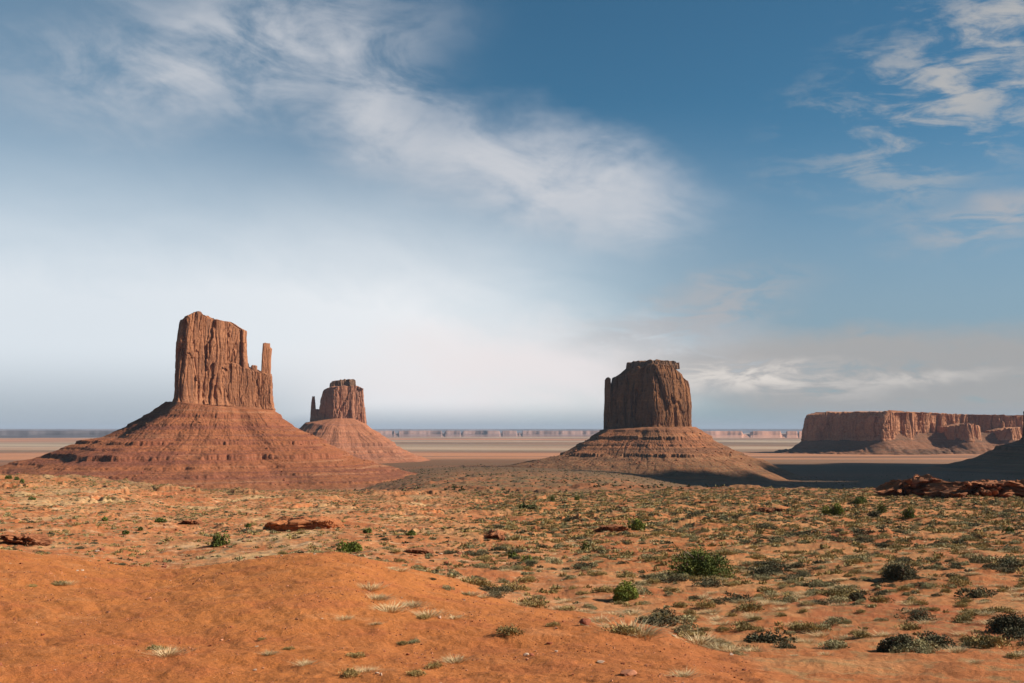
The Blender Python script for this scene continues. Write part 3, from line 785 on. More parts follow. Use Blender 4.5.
rangeline('distant_ridge', 12500, -1.2, -0.17, 80, 1500, (0.10, 0.085, 0.09), 15, thr=-0.8)  # rock colour kept dark to paint in a cloud shadow over this ridge

# ------------------------------------------------------------------ clouds outside the picture that throw the shadows in it
m_cl, nt, b, P, Nn = material('cloud_white', 1.0)
b.inputs['Base Color'].default_value = (0.85, 0.85, 0.86, 1)
def cloud(tx, ty, hx, hy, ang, alt, seed):
    """cloud whose shadow falls round (tx,ty), half sizes hx (along x) and hy"""
    t = alt / sd.z
    cx_, cy_ = tx + sd.x * t, ty + sd.y * t
    n, k = 150, 40
    th = np.linspace(0, 2 * math.pi, n, endpoint=False)[None, :]; ph = np.linspace(-math.pi / 2, math.pi / 2, k)[:, None]
    X = np.cos(ph) * np.cos(th); Y = np.cos(ph) * np.sin(th); Z = np.sin(ph) + 0 * th
    d = 1 + 0.34 * fbm3(X * 2.6, Y * 2.6, Z * 2.0, 5, seed, 0.55)
    X, Y, Z = X * d * hx, Y * d * hy, np.where(Z > 0, Z * d * (60 + 70 * np.abs(fbm2(X * 4, Y * 4, 4, seed))), Z * 18)
    c_, s_ = math.cos(ang), math.sin(ang)
    V = np.stack([X * c_ - Y * s_, X * s_ + Y * c_, Z], -1).reshape(-1, 3)
    o = obj('cloud', new_mesh('cloud', V, grid_faces(k, n, True), True, [m_cl]), None, (cx_, cy_, alt))
    return struct(o)
cloud(960, 2130, 600, 480, 0.0, 1500, 1)
cloud(530, 1585, 420, 125, 0.0, 1500, 2)

# ------------------------------------------------------------------ plants
def leaf_material(name, a, b_, s, trans=0.0):
    m, nt, b, P, Nn = material(name, 0.8)
    oi = nt.nodes.new('ShaderNodeObjectInfo')
    n1 = noise(nt, P, 1.0 / s, 4, 0.7)
    c = mix(nt, n1.step(0.35, 0.65), a, b_)
    n2 = noise(nt, P, 0.6, 2, 0.5)
    c = mix(nt, 1.0, c, mix(nt, n2.step(0.3, 0.7), (0.72, 0.75, 0.72), (1.25, 1.2, 1.15)), 'MULTIPLY')
    nt.links.new(c.s, b.inputs['Base Color'])
    return m
M_JUN = leaf_material('juniper_leaves', (0.060, 0.080, 0.018), (0.150, 0.165, 0.038), 0.5)
M_JUN2 = leaf_material('bright_shrub_leaves', (0.085, 0.120, 0.020), (0.20, 0.21, 0.040), 0.4)
M_SAGE = leaf_material('sagebrush_leaves', (0.190, 0.170, 0.085), (0.36, 0.310, 0.165), 0.12)
M_DARK = leaf_material('blackbrush_leaves', (0.060, 0.060, 0.034), (0.130, 0.110, 0.060), 0.12)
M_OLIVE = leaf_material('rabbitbrush_leaves', (0.20, 0.150, 0.055), (0.38, 0.27, 0.110), 0.12)
M_OLD = leaf_material('far_brush_leaves', (0.075, 0.070, 0.032), (0.15, 0.125, 0.058), 0.4)
M_JUNF = leaf_material('far_juniper_leaves', (0.035, 0.045, 0.016), (0.080, 0.085, 0.028), 0.6)
M_DRY = leaf_material('dry_grass_blades', (0.44, 0.32, 0.17), (0.58, 0.45, 0.27), 0.12)
M_WOOD = leaf_material('weathered_wood', (0.11, 0.075, 0.05), (0.19, 0.14, 0.10), 0.1)

def dome_points(n, lobes, r, squash):
    """points through an uneven mass made of several lobes; more of them near the skin"""
    c = r.normal(size=(lobes, 3)) * (0.30, 0.30, 0.10); c[0] = 0
    rad = r.uniform(0.38, 0.62, lobes)
    k = r.integers(0, lobes, n)
    d = r.normal(size=(n, 3)); d /= np.linalg.norm(d, axis=1)[:, None]
    q = r.uniform(0.45, 1, n) ** 0.5
    p = c[k] + d * (rad[k] * q)[:, None]
    p[:, 2] = np.abs(p[:, 2]) * 1.0
    p[:, 2] *= squash
    return p, d
def leaves(n, size, r, lobes=5, squash=0.8, W=1.0, elong=1.6, up=0.3):
    p, d = dome_points(n, lobes, r, squash)
    p = p * W * 0.6
    dirv = d + (0, 0, up) + r.normal(size=(n, 3)) * 0.5
    dirv /= np.linalg.norm(dirv, axis=1)[:, None]
    t = np.cross(dirv, r.normal(size=(n, 3))); t /= np.linalg.norm(t, axis=1)[:, None] + 1e-9
    s = size * r.uniform(0.6, 1.4, n)[:, None]
    a = p - t * s * 0.5; b = p + t * s * 0.5; c = p + dirv * s * elong
    e = p + dirv * s * 0.35 * elong
    V = np.stack([p - dirv * s * 0.2, e + t * s * 0.5, c, e - t * s * 0.5], 1).reshape(-1, 3)
    V[:, 2] = np.maximum(V[:, 2], -0.02)
    return V, np.arange(4 * n).reshape(-1, 4)
def blades(n, h, W, r, w=0.012, spread=0.8):
    b = r.normal(size=(n, 2)) * W * 0.22
    lean = b * spread * 2.0 + r.normal(size=(n, 2)) * h * 0.28
    hh = h * r.uniform(0.5, 1.1, n)
    base = np.stack([b[:, 0], b[:, 1], np.full(n, -0.02)], 1)
    tip = base + np.stack([lean[:, 0], lean[:, 1], hh], 1)
    an = r.uniform(0, 6.28, n); side = np.stack([np.cos(an), np.sin(an), 0 * an], 1) * w
    m_ = base * 0.45 + tip * 0.55 + (0, 0, 0.08 * h)
    V = np.stack([base - side, base + side, m_ + side, m_ - side, tip], 1).reshape(-1, 3)
    i = np.arange(n)[:, None] * 5
    return V, [i + np.array([[0, 1, 2, 3]]), i + np.array([[3, 2, 4]])]
def stem_tubes(paths, radii, sides=5):
    """paths: list of (k,3) arrays; radii: list of (k,)"""
    Vs, Qs, off = [], [], 0
    for p, rd in zip(paths, radii):
        p = np.asarray(p, float); k = len(p)
        an = np.linspace(0, 2 * math.pi, sides, endpoint=False)
        t = np.gradient(p, axis=0); t /= np.linalg.norm(t, axis=1)[:, None] + 1e-9
        ref = np.where(np.abs(t[:, 2:3]) > 0.9, [[1, 0, 0]], [[0, 0, 1]])
        a = np.cross(t, ref); a /= np.linalg.norm(a, axis=1)[:, None]; b = np.cross(t, a)
        ring = p[:, None, :] + (a[:, None, :] * np.cos(an)[None, :, None] + b[:, None, :] * np.sin(an)[None, :, None]) * np.asarray(rd)[:, None, None]
        Vs.append(ring.reshape(-1, 3)); Qs.append(grid_faces(k, sides, True, off)); off += k * sides
    return np.vstack(Vs), np.vstack(Qs)
def stems(n, W, H, r, r0=0.02, root=(0, 0)):
    ps, rs_ = [], []
    for i in range(n):
        an = r.uniform(0, 6.28); l = r.uniform(0.35, 0.9) * W * 0.5; hh = H * r.uniform(0.45, 0.85)
        t = np.linspace(0, 1, 5)[:, None]
        p = np.array([[root[0], root[1], -0.05]]) + t * np.array([[math.cos(an) * l, math.sin(an) * l, 0]]) + (t ** 0.7) * np.array([[0, 0, hh]])
        p[1:-1] += r.normal(size=(3, 3)) * 0.04 * W
        ps.append(p); rs_.append(r0 * np.linspace(1, 0.35, 5))
    return stem_tubes(ps, rs_)

def make_bush(W, H, nleaf, lsize, seed, mat, lobes=7, nst=7, r0=0.05):
    """a large bush or tree: crown and trunk meshes, unit placed at origin"""
    r = np.random.default_rng(seed)
    V, Q = leaves(nleaf, lsize / W, r, lobes, 0.8, 1.0, 1.5, 0.4)
    ext = np.ptp(V[:, :2], axis=0).max(); V[:, :2] *= W / ext; V[:, 2] *= H / V[:, 2].max()
    # keep leaf shapes roughly isotropic: rebuild leaves about their centres
    c = V.reshape(-1, 4, 3).mean(1)
    V0, _ = leaves(nleaf, lsize, np.random.default_rng(seed + 99), lobes, 0.8, 1.0, 1.5, 0.4)
    q0 = V0.reshape(-1, 4, 3); q0 = q0 - q0.mean(1, keepdims=True)
    V = (c[:, None, :] + q0).reshape(-1, 3)
    cr = new_mesh('crown', V, Q, False, [mat])
    sv, sq = stems(nst, W * 0.9, H, r, r0)
    tr = new_mesh('trunk', sv, sq, True, [M_WOOD])
    return cr, tr

def place_bush(name, label, cat, px, row, wpx, hpx, seed, mat, group=None, dens=1.0, lobes=7, lift=0.0):
    x, y, z = hit(px, row)
    W, H = wpx * y / F, hpx * y / F
    ls = max(0.04, min(0.14, 1.05 * y / F))
    nl = int(min(14000, max(220, 1.6 * dens * (W * W * 3.0) / (ls * ls))))
    cr, tr = make_bush(W, H, nl, ls, seed, mat, lobes, 6 + int(W * 2), 0.02 + 0.018 * W)
    root = thing(name, label, cat, (x, y, z - 0.03), group)
    obj('crown' if 'tree' in name else 'foliage', cr, root); obj('trunk' if 'tree' in name else 'stems', tr, root)
    return root, W, H

# the bushes one can tell apart
place_bush('juniper_tree', 'widest dark green juniper, sprawling in the sagebrush right of the centre', 'tree', 702, 577, 68, 33, 1, M_JUN, dens=0.8, lobes=16)
SINGLE = [
    ('shrub', 'rounded bright green shrub just above the edge of the near orange slope, right of centre', 625, 600, 30, 22, M_JUN2),
    ('shrub', 'low green dome shrub peeking over the crest of the near orange mound', 350, 552, 27, 13, M_JUN2),
    ('shrub', 'round green shrub standing alone on the pale gravelly patch, left side', 219, 546, 19, 16, M_JUN),
    ('shrub', 'yellowish green shrub beside the small rock ledge, upper centre right', 638, 530, 19, 13, M_JUN2),
    ('shrub', 'small upright dark green shrub in the sage left of the large juniper', 585, 551, 11, 14, M_JUN),
    ('shrub', 'wide spiky dark green shrub below the dark band, upper right field', 834, 515, 24, 13, M_JUN2),
    ('juniper_tree', 'small rounded dark juniper standing alone below the rocky ledge at right', 909, 519, 14, 15, M_JUN),
    ('juniper_tree', 'thin airy small juniper between the wide spiky shrub and the lone round one', 883, 513, 11, 15, M_JUN),
    ('shrub', 'low black green shrub at the foot of the thin airy juniper', 874, 517, 15, 8, M_DARK),
    ('juniper_tree', 'dark bushy juniper just under the shadow band, above the spiky shrub', 861, 504, 18, 9, M_JUN),
    ('shrub', 'small round dark green shrub near the right edge, below the ledge', 1009, 533, 12, 9, M_JUN),
    ('shrub', 'broad dark flat shrub in the middle of the right hand sage field', 903, 579, 36, 17, M_DARK),
    ('shrub', 'dark spreading brush in the lower right corner, left one of two above the dirt', 893, 651, 42, 19, M_DARK),
    ('shrub', 'dark spreading brush in the lower right corner, right one of two above the dirt', 932, 648, 40, 18, M_DARK),
    ('shrub', 'dark shaded brush at the right edge of the photo, lower right', 1012, 632, 46, 22, M_DARK),
    ('shrub', 'small dark brush half way between the wide juniper and the right edge', 857, 601, 20, 11, M_DARK),
    ('shrub', 'dark green bush with yellow stems low in the sage, centre', 513, 558, 14, 10, M_JUN),
    ('shrub', 'bright green bush right next to the dark one in the centre sage', 527, 562, 13, 10, M_JUN2),
    ('shrub', 'small green shrub at the far left rim, the leftmost of three', 8, 479, 8, 5, M_JUN),
    ('shrub', 'small green shrub at the far left rim, the middle one of three', 17, 480, 6, 4, M_JUN),
    ('shrub', 'small green shrub at the far left rim, the rightmost of three', 22, 483, 7, 5, M_JUN),
    ('shrub', 'green shrub on the pale rim below the three small ones at far left', 32, 500, 8, 4.5, M_JUN),
    ('shrub', 'grey green shrub pair left of the small dark rock gap, left field', 105, 521, 10, 5, M_JUN),
    ('shrub', 'wider green shrub left of the dark rock gap, behind the pale patch', 160, 522, 12, 5, M_JUN),
    ('shrub', 'small green shrub on the bare red dirt at left, the right one of two', 140, 531, 6, 5, M_JUN),
    ('shrub', 'small green shrub on the bare red dirt at left, the left one of two', 126, 534, 8, 5, M_JUN),
    ('shrub', 'small green shrub just left of the layered rock ledge', 248, 527, 8, 6, M_JUN),
    ('shrub', 'dark green shrub below the pale dune ridge, left of centre', 412, 535, 11, 6, M_JUN),
    ('shrub', 'green shrub right of the layered rock ledge', 367, 533, 10, 6, M_JUN),
    ('juniper_tree', 'small juniper on the far flat, the right one of two near the pale dune ridge', 577, 500, 6, 6, M_JUN),
    ('juniper_tree', 'small juniper on the far flat, the left one of two near the pale dune ridge', 553, 501, 6, 7, M_JUN),
]
for i, (nm, lb, px, row, w, h, mt) in enumerate(SINGLE):
    place_bush(nm, lb, 'tree' if 'tree' in nm else 'shrub', px, row, w, h, 20 + i, mt, lobes=5 + (i % 4), dens=0.55 if 'airy' in lb else 0.9)

# --- prototypes of the common small plants (1 m wide)
def proto(kind, seed, hi):
    r = np.random.default_rng(seed)
    if kind == 'sagebrush':
        V, Q = leaves(1000 if hi else 70, 0.034 if hi else 0.13, r, 6, 0.78, 1.0, 1.5, 0.7); mt = M_SAGE
    elif kind == 'blackbrush':
        V, Q = leaves(1000 if hi else 70, 0.034 if hi else 0.13, r, 7, 0.70, 1.0, 1.6, 0.5); mt = M_DARK
    elif kind == 'rabbitbrush':
        V, Q = leaves(900 if hi else 60, 0.030 if hi else 0.12, r, 8, 0.62, 1.0, 2.2, 1.0); mt = M_OLIVE
    else:
        V, Q = blades(260 if hi else 40, 0.30, 1.0, r, 0.008 if hi else 0.03); mt = M_DRY
    return V, (Q if isinstance(Q, list) else [Q]), mt
KINDS = ['sagebrush', 'blackbrush', 'rabbitbrush', 'grass_tuft']
HI = {k: [proto(k, 100 + 10 * i + j, True) for j in range(4)] for i, k in enumerate(KINDS)}
LO = {k: [proto(k, 300 + 10 * i + j, False) for j in range(4)] for i, k in enumerate(KINDS)}
TW = {}
for i, k in enumerate(KINDS[:3]):
    r = np.random.default_rng(500 + i)
    sv, sq = stems(6, 0.8, 0.42, r, 0.013)
    TW[k] = new_mesh('twigs', sv, sq, True, [M_WOOD])
HIM = {k: [new_mesh(k, V, Q, False, [mt]) for V, Q, mt in HI[k]] for k in KINDS}

# scatter
def mound_f(x, y):
    a = np.arctan2(x, y); Y = np.hypot(x, y) * np.cos(np.minimum(np.abs(a), 0.6)); px = 512 + F * np.tan(a)
    cr = np.interp(px, [0, 170, 330, 430, 520, 620, 700, 760, 800], [80, 76, 73, 69, 53, 49, 40, 26, 12])
    return 1 - sstep(Y + 4 * fbm2(x / 9, y / 9, 3, 3), cr * 0.98, cr * 1.06), px, Y
def scatter(n, y0, y1, dens):
    Y = np.sqrt(rng.uniform(y0 * y0, y1 * y1, n)); q = rng.uniform(-0.53, 0.53, n); x = Y * q
    md, px, _ = mound_f(x, Y)
    d = dens(x, Y, px, md)
    k = rng.uniform(0, 1, n) < d
    return x[k], Y[k], px[k], md[k]
def dens_main(x, y, px, md):
    cl = sstep(fbm2(x / 12, y / 12, 3, 91), -0.35, 0.35)
    right = sstep(px - 120 * sstep(y, 160, 60) * 0 + 70 * fbm2(x / 30, y / 30, 2, 81), 400, 540)
    left = 0.30 + 0.70 * sstep(fbm2(x / 16, y / 34, 3, 95), 0.02, 0.28)
    dirt = 1 - sstep(px, 690, 640) * 0
    near = sstep(y, 30, 44)
    return (1 - md) * near * (right * (0.28 + 0.72 * cl) + (1 - right) * left * 1.0)
xs, ys, pxs, md = scatter(98000, 24, 430, dens_main)
order = np.argsort(ys); xs, ys, pxs = xs[order], ys[order], pxs[order]
zs = ground_z(xs, ys)
typ = np.empty(len(xs), int)
sel = fbm2(xs / 8, ys / 8, 3, 97) + rng.normal(size=len(xs)) * 0.30
typ[:] = 2; typ[sel > -0.02] = 0; typ[sel > 0.34] = 1
gr = rng.uniform(size=len(xs)) < 0.40; typ[gr] = 3
size = rng.lognormal(-0.36, 0.42, len(xs)) * np.where(typ == 1, 1.12, 1.0) * np.where(typ == 3, 0.62, 1.0)
size = np.where(typ == 3, np.minimum(size, 0.6), size)
size = np.clip(size, 0.24, 1.9) * (1 - 0.42 * sstep(pxs, 520, 440))
# a few tufts on the near mound itself
xm = [(400, 572, .7, 3), (393, 569, .45, 3), (432, 580, .45, 1), (447, 590, .75, 0), (371, 590, .9, 3), (377, 600, .8, 3), (390, 612, .95, 3), (412, 607, .7, 3),
      (428, 617, .75, 3), (470, 596, .7, 3), (484, 598, .6, 3), (465, 595, .5, 0), (507, 634, .95, 2), (435, 667, .5, 2), (455, 663, .5, 3), (425, 619, .6, 2), (61, 585, .8, 2), (66, 586, .6, 3),
      (32, 587, .5, 2), (155, 650, .5, 2), (168, 656, .6, 3), (600, 622, .7, 3), (555, 626, .5, 2), (630, 633, 1.25, 3), (622, 634, 1.1, 2), (642, 636, 1.1, 3), (632, 615, .9, 3), (690, 640, 1.2, 2), (698, 644, 1.0, 3),
      (684, 634, 1.1, 0), (560, 610, .6, 3), (585, 612, .6, 3), (720, 650, .7, 3), (345, 620, .4, 3), (357, 658, .5, 2), (418, 676, .45, 2), (350, 676, .5, 2), (366, 672, .4, 3), (404, 645, .4, 2), (414, 643, .4, 0),
      (683, 677, .45, 3), (560, 588, .5, 3), (376, 625, .3, 3), (455, 619, .4, 3), (262, 640, .25, 2), (305, 665, .35, 3), (290, 650, .3, 2), (270, 655, .3, 3)]
MND = []
for px, row, s, t in xm:
    p = hit(px, row); MND.append((p[0], p[1], p[2], s, t))
GRP = {0: ('sagebrush', 'sagebrush', 'grey green sagebrush clump on the orange sand of the right hand field', 'grey sagebrush clumps across the sandy field'),
       1: ('blackbrush', 'shrub', 'low dark leafy brush among the grey sagebrush clumps', 'dark brush scattered through the sagebrush'),
       2: ('rabbitbrush', 'shrub', 'olive tan twiggy bush among the grey sagebrush clumps', 'olive bushes scattered through the sagebrush'),
       3: ('grass_tuft', 'grass tuft', 'pale straw coloured dry grass tuft out in the scrub', 'pale dry grass tufts out in the scrub')}
cnt = {k: 0 for k in range(4)}
def plant(k, x, y, z, s, label, group, twigs):
    nm = KINDS[k]; j = random.randrange(4)
    o = obj(nm, HIM[nm][j], None, (x, y, z)); sx = s * random.uniform(0.85, 1.15)
    o.scale = (sx, s, s * random.uniform(0.85, 1.2)); o.rotation_euler = (0, 0, random.uniform(0, 6.28))
    tag(o, label, GRP[k][1], group)
    if twigs and k < 3: obj('twigs', TW[nm], o)
    return o
for x, y, z, s, t in MND:
    plant(t, x, y, z, s, {0: 'grey sagebrush clump growing on the bare near orange slope', 1: 'small dark bush growing on the bare near orange slope', 2: 'olive twiggy bush growing on the bare near orange slope', 3: 'dry straw tuft growing on the bare near orange slope'}[t],
          {0: 'sagebrush on the near slope', 1: 'dark bushes on the near slope', 2: 'olive bushes on the near slope', 3: 'dry tufts on the near slope'}[t], s > 0.6)
infr = np.abs((pxs - 512)) < 530
show = size / ys
rank = np.argsort(-show)
indiv = np.zeros(len(xs), bool)
for i in rank:
    k = typ[i]
    if cnt[k] >= 245 or not infr[i]: continue
    cnt[k] += 1; indiv[i] = True
for i in np.nonzero(indiv)[0]:
    k = int(typ[i]); plant(k, xs[i], ys[i], zs[i], size[i], GRP[k][2], GRP[k][3], size[i] / ys[i] * F > 17)
STF = {0: 'countless small grey sagebrush plants covering the sandy flats', 1: 'countless small dark bushes dotting the flats',
       2: 'countless small olive tan bushes covering the flats', 3: 'countless dry grass tufts between the bushes'}
def merge(kind_k, X, Y, Z, S, lib):
    nm = KINDS[kind_k]; Vs, Q4, Q3, off = [], [], [], 0
    for x, y, z, s in zip(X, Y, Z, S):
        V, Q, mt = lib[nm][random.randrange(4)]
        an = random.uniform(0, 6.28); c_, s_ = math.cos(an) * s, math.sin(an) * s
        W_ = np.stack([V[:, 0] * c_ - V[:, 1] * s_ + x, V[:, 0] * s_ + V[:, 1] * c_ + y, V[:, 2] * s + z], 1)
        Vs.append(W_)
        Q4.append(Q[0] + off)
        if len(Q) > 1: Q3.append(Q[1] + off)
        off += len(V)
    Qs = [np.vstack(Q4)] + ([np.vstack(Q3)] if Q3 else [])
    return np.vstack(Vs), Qs, mt
for k in range(4):
    sel_ = (~indiv) & (typ == k)
    V, Q, mt = merge(k, xs[sel_], ys[sel_], zs[sel_], size[sel_], LO)
    o = obj('scrub', new_mesh('scrub', V, Q, False, [mt]))
    tag(o, STF[k], 'scrub', kind='stuff')
# brush beyond 430 m, too small to count
X_, Y_, PX_, MD_ = scatter(26000, 430, 2000, lambda x, y, px, md: np.where((px > 385), 0.55, 0.25) * (0.25 + sstep(fbm2(x / 90, y / 140, 3, 79), -0.25, 0.3)) * (430 / y) ** 0.5)
Z_ = ground_z(X_, Y_)
V, Q, mt = merge(1, X_, Y_, Z_, rng.uniform(1.0, 2.4, len(X_)), {'blackbrush': [(v_, q_, m_) for v_, q_, m_ in [(leaves(22, 0.28, np.random.default_rng(700 + j), 4, 0.7, 1.0, 1.2, 0.5) + (M_OLD,)) for j in range(4)] for q_ in [[q_]]]})
o = obj('scrub', new_mesh('scrub', V, Q, False, [mt]))
tag(o, 'countless dark specks of brush on the far flat', 'scrub', kind='stuff')
# junipers dotted over the far flat
JX, JY, _, _ = scatter(1500, 230, 2300, lambda x, y, px, md: np.where((px > 390) & (px < 720), 0.40, 0.04) * (0.3 + sstep(fbm2(x / 60, y / 60, 2, 77), -0.1, 0.3)) * (230 / y) ** 0.5)
JZ = ground_z(JX, JY)
jm = []
for j in range(4):
    r = np.random.default_rng(900 + j)
    V, Q = leaves(520, 0.085, r, 6, 0.85, 1.0, 1.2, 0.3); V[:, 2] *= 1.15
    jm.append(new_mesh('juniper_tree', V, Q, False, [M_JUNF]))
for i, (x, y, z) in enumerate(zip(JX, JY, JZ)):
    if i >= 290: break
    o = obj('juniper_tree', jm[i % 4], None, (x, y, z)); s = random.uniform(2.2, 4.6); o.scale = (s, s, s * random.uniform(0.7, 1.0)); o.rotation_euler = (0, 0, random.uniform(0, 6))
    tag(o, 'tiny dark juniper dot on the far flat in front of the buttes', 'tree', 'far junipers dotting the flat')

# ------------------------------------------------------------------ rocks
M_LEDGE = rock_material('ledge_sandstone', (0.30, 0.115, 0.050), (0.22, 0.085, 0.040), (0.12, 0.045, 0.028), 1.4, 0.4, (0.46, 0.22, 0.12), 0.12)
M_STONE = rock_material('loose_stone', (0.46, 0.20, 0.11), (0.38, 0.15, 0.08), (0.22, 0.09, 0.055), 0.25, 0.2, (0.62, 0.42, 0.30), 0.02, 0.2)
M_PALE = rock_material('pale_stone', (0.50, 0.36, 0.26), (0.44, 0.29, 0.20), (0.40, 0.25, 0.18), 0.25, 0.1, (0.7, 0.6, 0.5), 0.02, 0.2)
M_HUMP = rock_material('low_sandstone_hump', (0.36, 0.130, 0.050), (0.31, 0.110, 0.044), (0.16, 0.06, 0.03), 1.2, 0.3, (0.42, 0.19, 0.09), 0.1, 0.6)
M_BANK = rock_material('crumbling_red_earth', (0.40, 0.130, 0.045), (0.34, 0.105, 0.038), (0.2, 0.06, 0.03), 0.8, 0.3, (0.42, 0.15, 0.06), 0.08, 0.3)
M_RED = rock_material('dark_red_stone', (0.27, 0.085, 0.045), (0.22, 0.07, 0.038), (0.13, 0.045, 0.03), 0.3, 0.2, (0.34, 0.12, 0.07), 0.02, 0.2)
def boulder_mesh(seed, mt, n=14, flat=0.6, name='stone'):
    r = np.random.default_rng(seed)
    bm = bmesh.new()
    p = r.normal(size=(n, 3)); p /= np.linalg.norm(p, axis=1)[:, None]; p *= r.uniform(0.8, 1.0, (n, 1)); p[:, 2] *= flat
    for q in p: bm.verts.new(q * 0.5)
    bmesh.ops.convex_hull(bm, input=bm.verts)
    for v in [v for v in bm.verts if not v.link_faces]: bm.verts.remove(v)
    bmesh.ops.bevel(bm, geom=bm.edges[:], offset=0.035, segments=2, affect='EDGES', profile=0.6)
    me = bpy.data.meshes.new(name); bm.to_mesh(me); bm.free(); me.materials.append(mt)
    return me
def stone(name, label, cat, px, row, wpx, seed, mt, flat=0.6, sink=0.12, group=None, rot=None, asp=0.7):
    x, y, z = hit(px, row); w = wpx * y / F
    o = obj(name, boulder_mesh(seed, mt, 14, flat), None, (x, y, z + w * flat * 0.5 - w * sink))
    o.scale = (w, w * asp, w); o.rotation_euler = (random.uniform(-.1, .1), random.uniform(-.1, .1), random.uniform(-0.5, 0.5) if rot is None else rot)
    return tag(o, label, cat, group)
stone('rock', 'flat pale orange rock lying alone on the dirt at the bottom edge, right of centre', 'rock', 629, 675, 20, 1, M_STONE, 0.42)
stone('rock', 'dark red rounded rock half buried on the near slope, below the bright shrub', 'rock', 585, 625, 17, 2, M_RED, 0.6, 0.2)
stone('rock', 'white topped stone of the small cluster near the bottom centre', 'rock', 526, 656, 7, 3, M_PALE, 0.6)
stone('rock', 'orange stone in front of the white topped one near the bottom centre', 'rock', 527, 661, 5, 4, M_STONE, 0.7)
stone('rock', 'dark stone right of the white topped one near the bottom centre', 'rock', 532, 656, 7, 5, M_RED, 0.7)
stone('rock', 'white stone beside the small dry tufts, centre of the near slope', 'rock', 440, 619, 6, 6, M_PALE, 0.7)
stone('rock', 'small white stone below the low tuft, left of the dark red rock', 'rock', 557, 629, 5.5, 7, M_PALE, 0.6)
stone('rock', 'small white stone at the edge of the sage right of the bright shrub', 'rock', 659, 621, 4, 8, M_PALE, 0.7)
stone('rock', 'pale stone at the bottom edge, left of centre', 'rock', 381, 676, 6, 9, M_PALE, 0.7)
stone('rock', 'pale stone where the near slope meets the brush, far right of the slope', 'rock', 731, 655, 4, 10, M_PALE, 0.7)
stone('rock', 'small white stone on the near slope at lower left', 'rock', 255, 671, 4.5, 11, M_PALE, 0.7)
stone('rock', 'small tan stone beside the white one on the near slope at lower left', 'rock', 263, 669, 3.5, 12, M_STONE, 0.7)
SM = [boulder_mesh(40 + i, (M_STONE, M_RED, M_PALE, M_RED)[i % 4], 12, 0.6) for i in range(8)]
ns = 0
X_, Y_, PX_, MD_ = scatter(6000, 21, 75, lambda x, y, px, md: 0.12 * md * (0.25 + sstep(fbm2(x / 5, y / 5, 2, 123), 0.0, 0.4)) * (22 / y) ** 0.7)
for x, y, z in list(zip(X_, Y_, ground_z(X_, Y_)))[:260]:
    w = random.choice((0.06, 0.08, 0.10, 0.13)) * random.uniform(0.7, 1.3) * (1 + y / 60)
    o = obj('stone', SM[random.randrange(8)], None, (x, y, z + w * 0.12)); o.scale = (w, w * random.uniform(.6, 1), w * random.uniform(.5, .9)); o.rotation_euler = (0, 0, random.uniform(0, 6))
    tag(o, 'small loose stone on the bare near orange slope', 'stone', 'small stones on the near slope')
# broken stones on the gravelly patches of the middle ground
X_, Y_, PX_, MD_ = scatter(5000, 80, 170, lambda x, y, px, md: 0.22 * (1 - md) * sstep(px, 560, 480) * sstep(fbm2(x / 14, y / 20, 3, 133), 0.0, 0.3))
for x, y, z in list(zip(X_, Y_, ground_z(X_, Y_)))[:280]:
    w = random.uniform(0.25, 0.75)
    o = obj('stone', SM[random.randrange(8)], None, (x, y, z + w * 0.1)); o.scale = (w, w * random.uniform(.6, 1), w * random.uniform(.4, .8)); o.rotation_euler = (0, 0, random.uniform(0, 6))
    tag(o, 'broken stone on the gravelly flat beyond the near slope', 'stone', 'broken stones on the gravelly flat')

# gravel on the near slope
gb = []
for j in range(5):
    me_ = boulder_mesh(200 + j, M_RED, 8, 0.6); bm = bmesh.new(); bm.from_mesh(me_); bmesh.ops.dissolve_limit(bm, angle_limit=0.5, verts=bm.verts, edges=bm.edges); bmesh.ops.triangulate(bm, faces=bm.faces)
    gb.append((np.array([v.co[:] for v in bm.verts]), np.array([[v.index for v in f.verts] for f in bm.faces]))); bm.free(); bpy.data.meshes.remove(me_)
X_, Y_, PX_, MD_ = scatter(60000, 20, 78, lambda x, y, px, md: 0.30 * md * (0.15 + sstep(fbm2(x / 4, y / 4, 3, 143), -0.1, 0.4)) * (22 / y) ** 0.6)
Z_ = ground_z(X_, Y_)
for mt_, par in ((M_RED, 0), (M_STONE, 1)):
    Vs, Qs, off = [], [], 0
    for i_ in range(par, len(X_), 2):
        v_, q_ = gb[i_ % 5]; w_ = rng.uniform(0.025, 0.075) * (1 + Y_[i_] / 70)
        Vs.append(v_ * w_ + (X_[i_], Y_[i_], Z_[i_] + w_ * 0.1)); Qs.append(q_ + off); off += len(v_)
    o = obj('gravel', new_mesh('gravel', np.vstack(Vs), np.vstack(Qs), False, [mt_]))
    tag(o, ('dark red gravel strewn over the near orange slope', 'pale orange gravel strewn over the near orange slope')[par], 'gravel', kind='stuff')

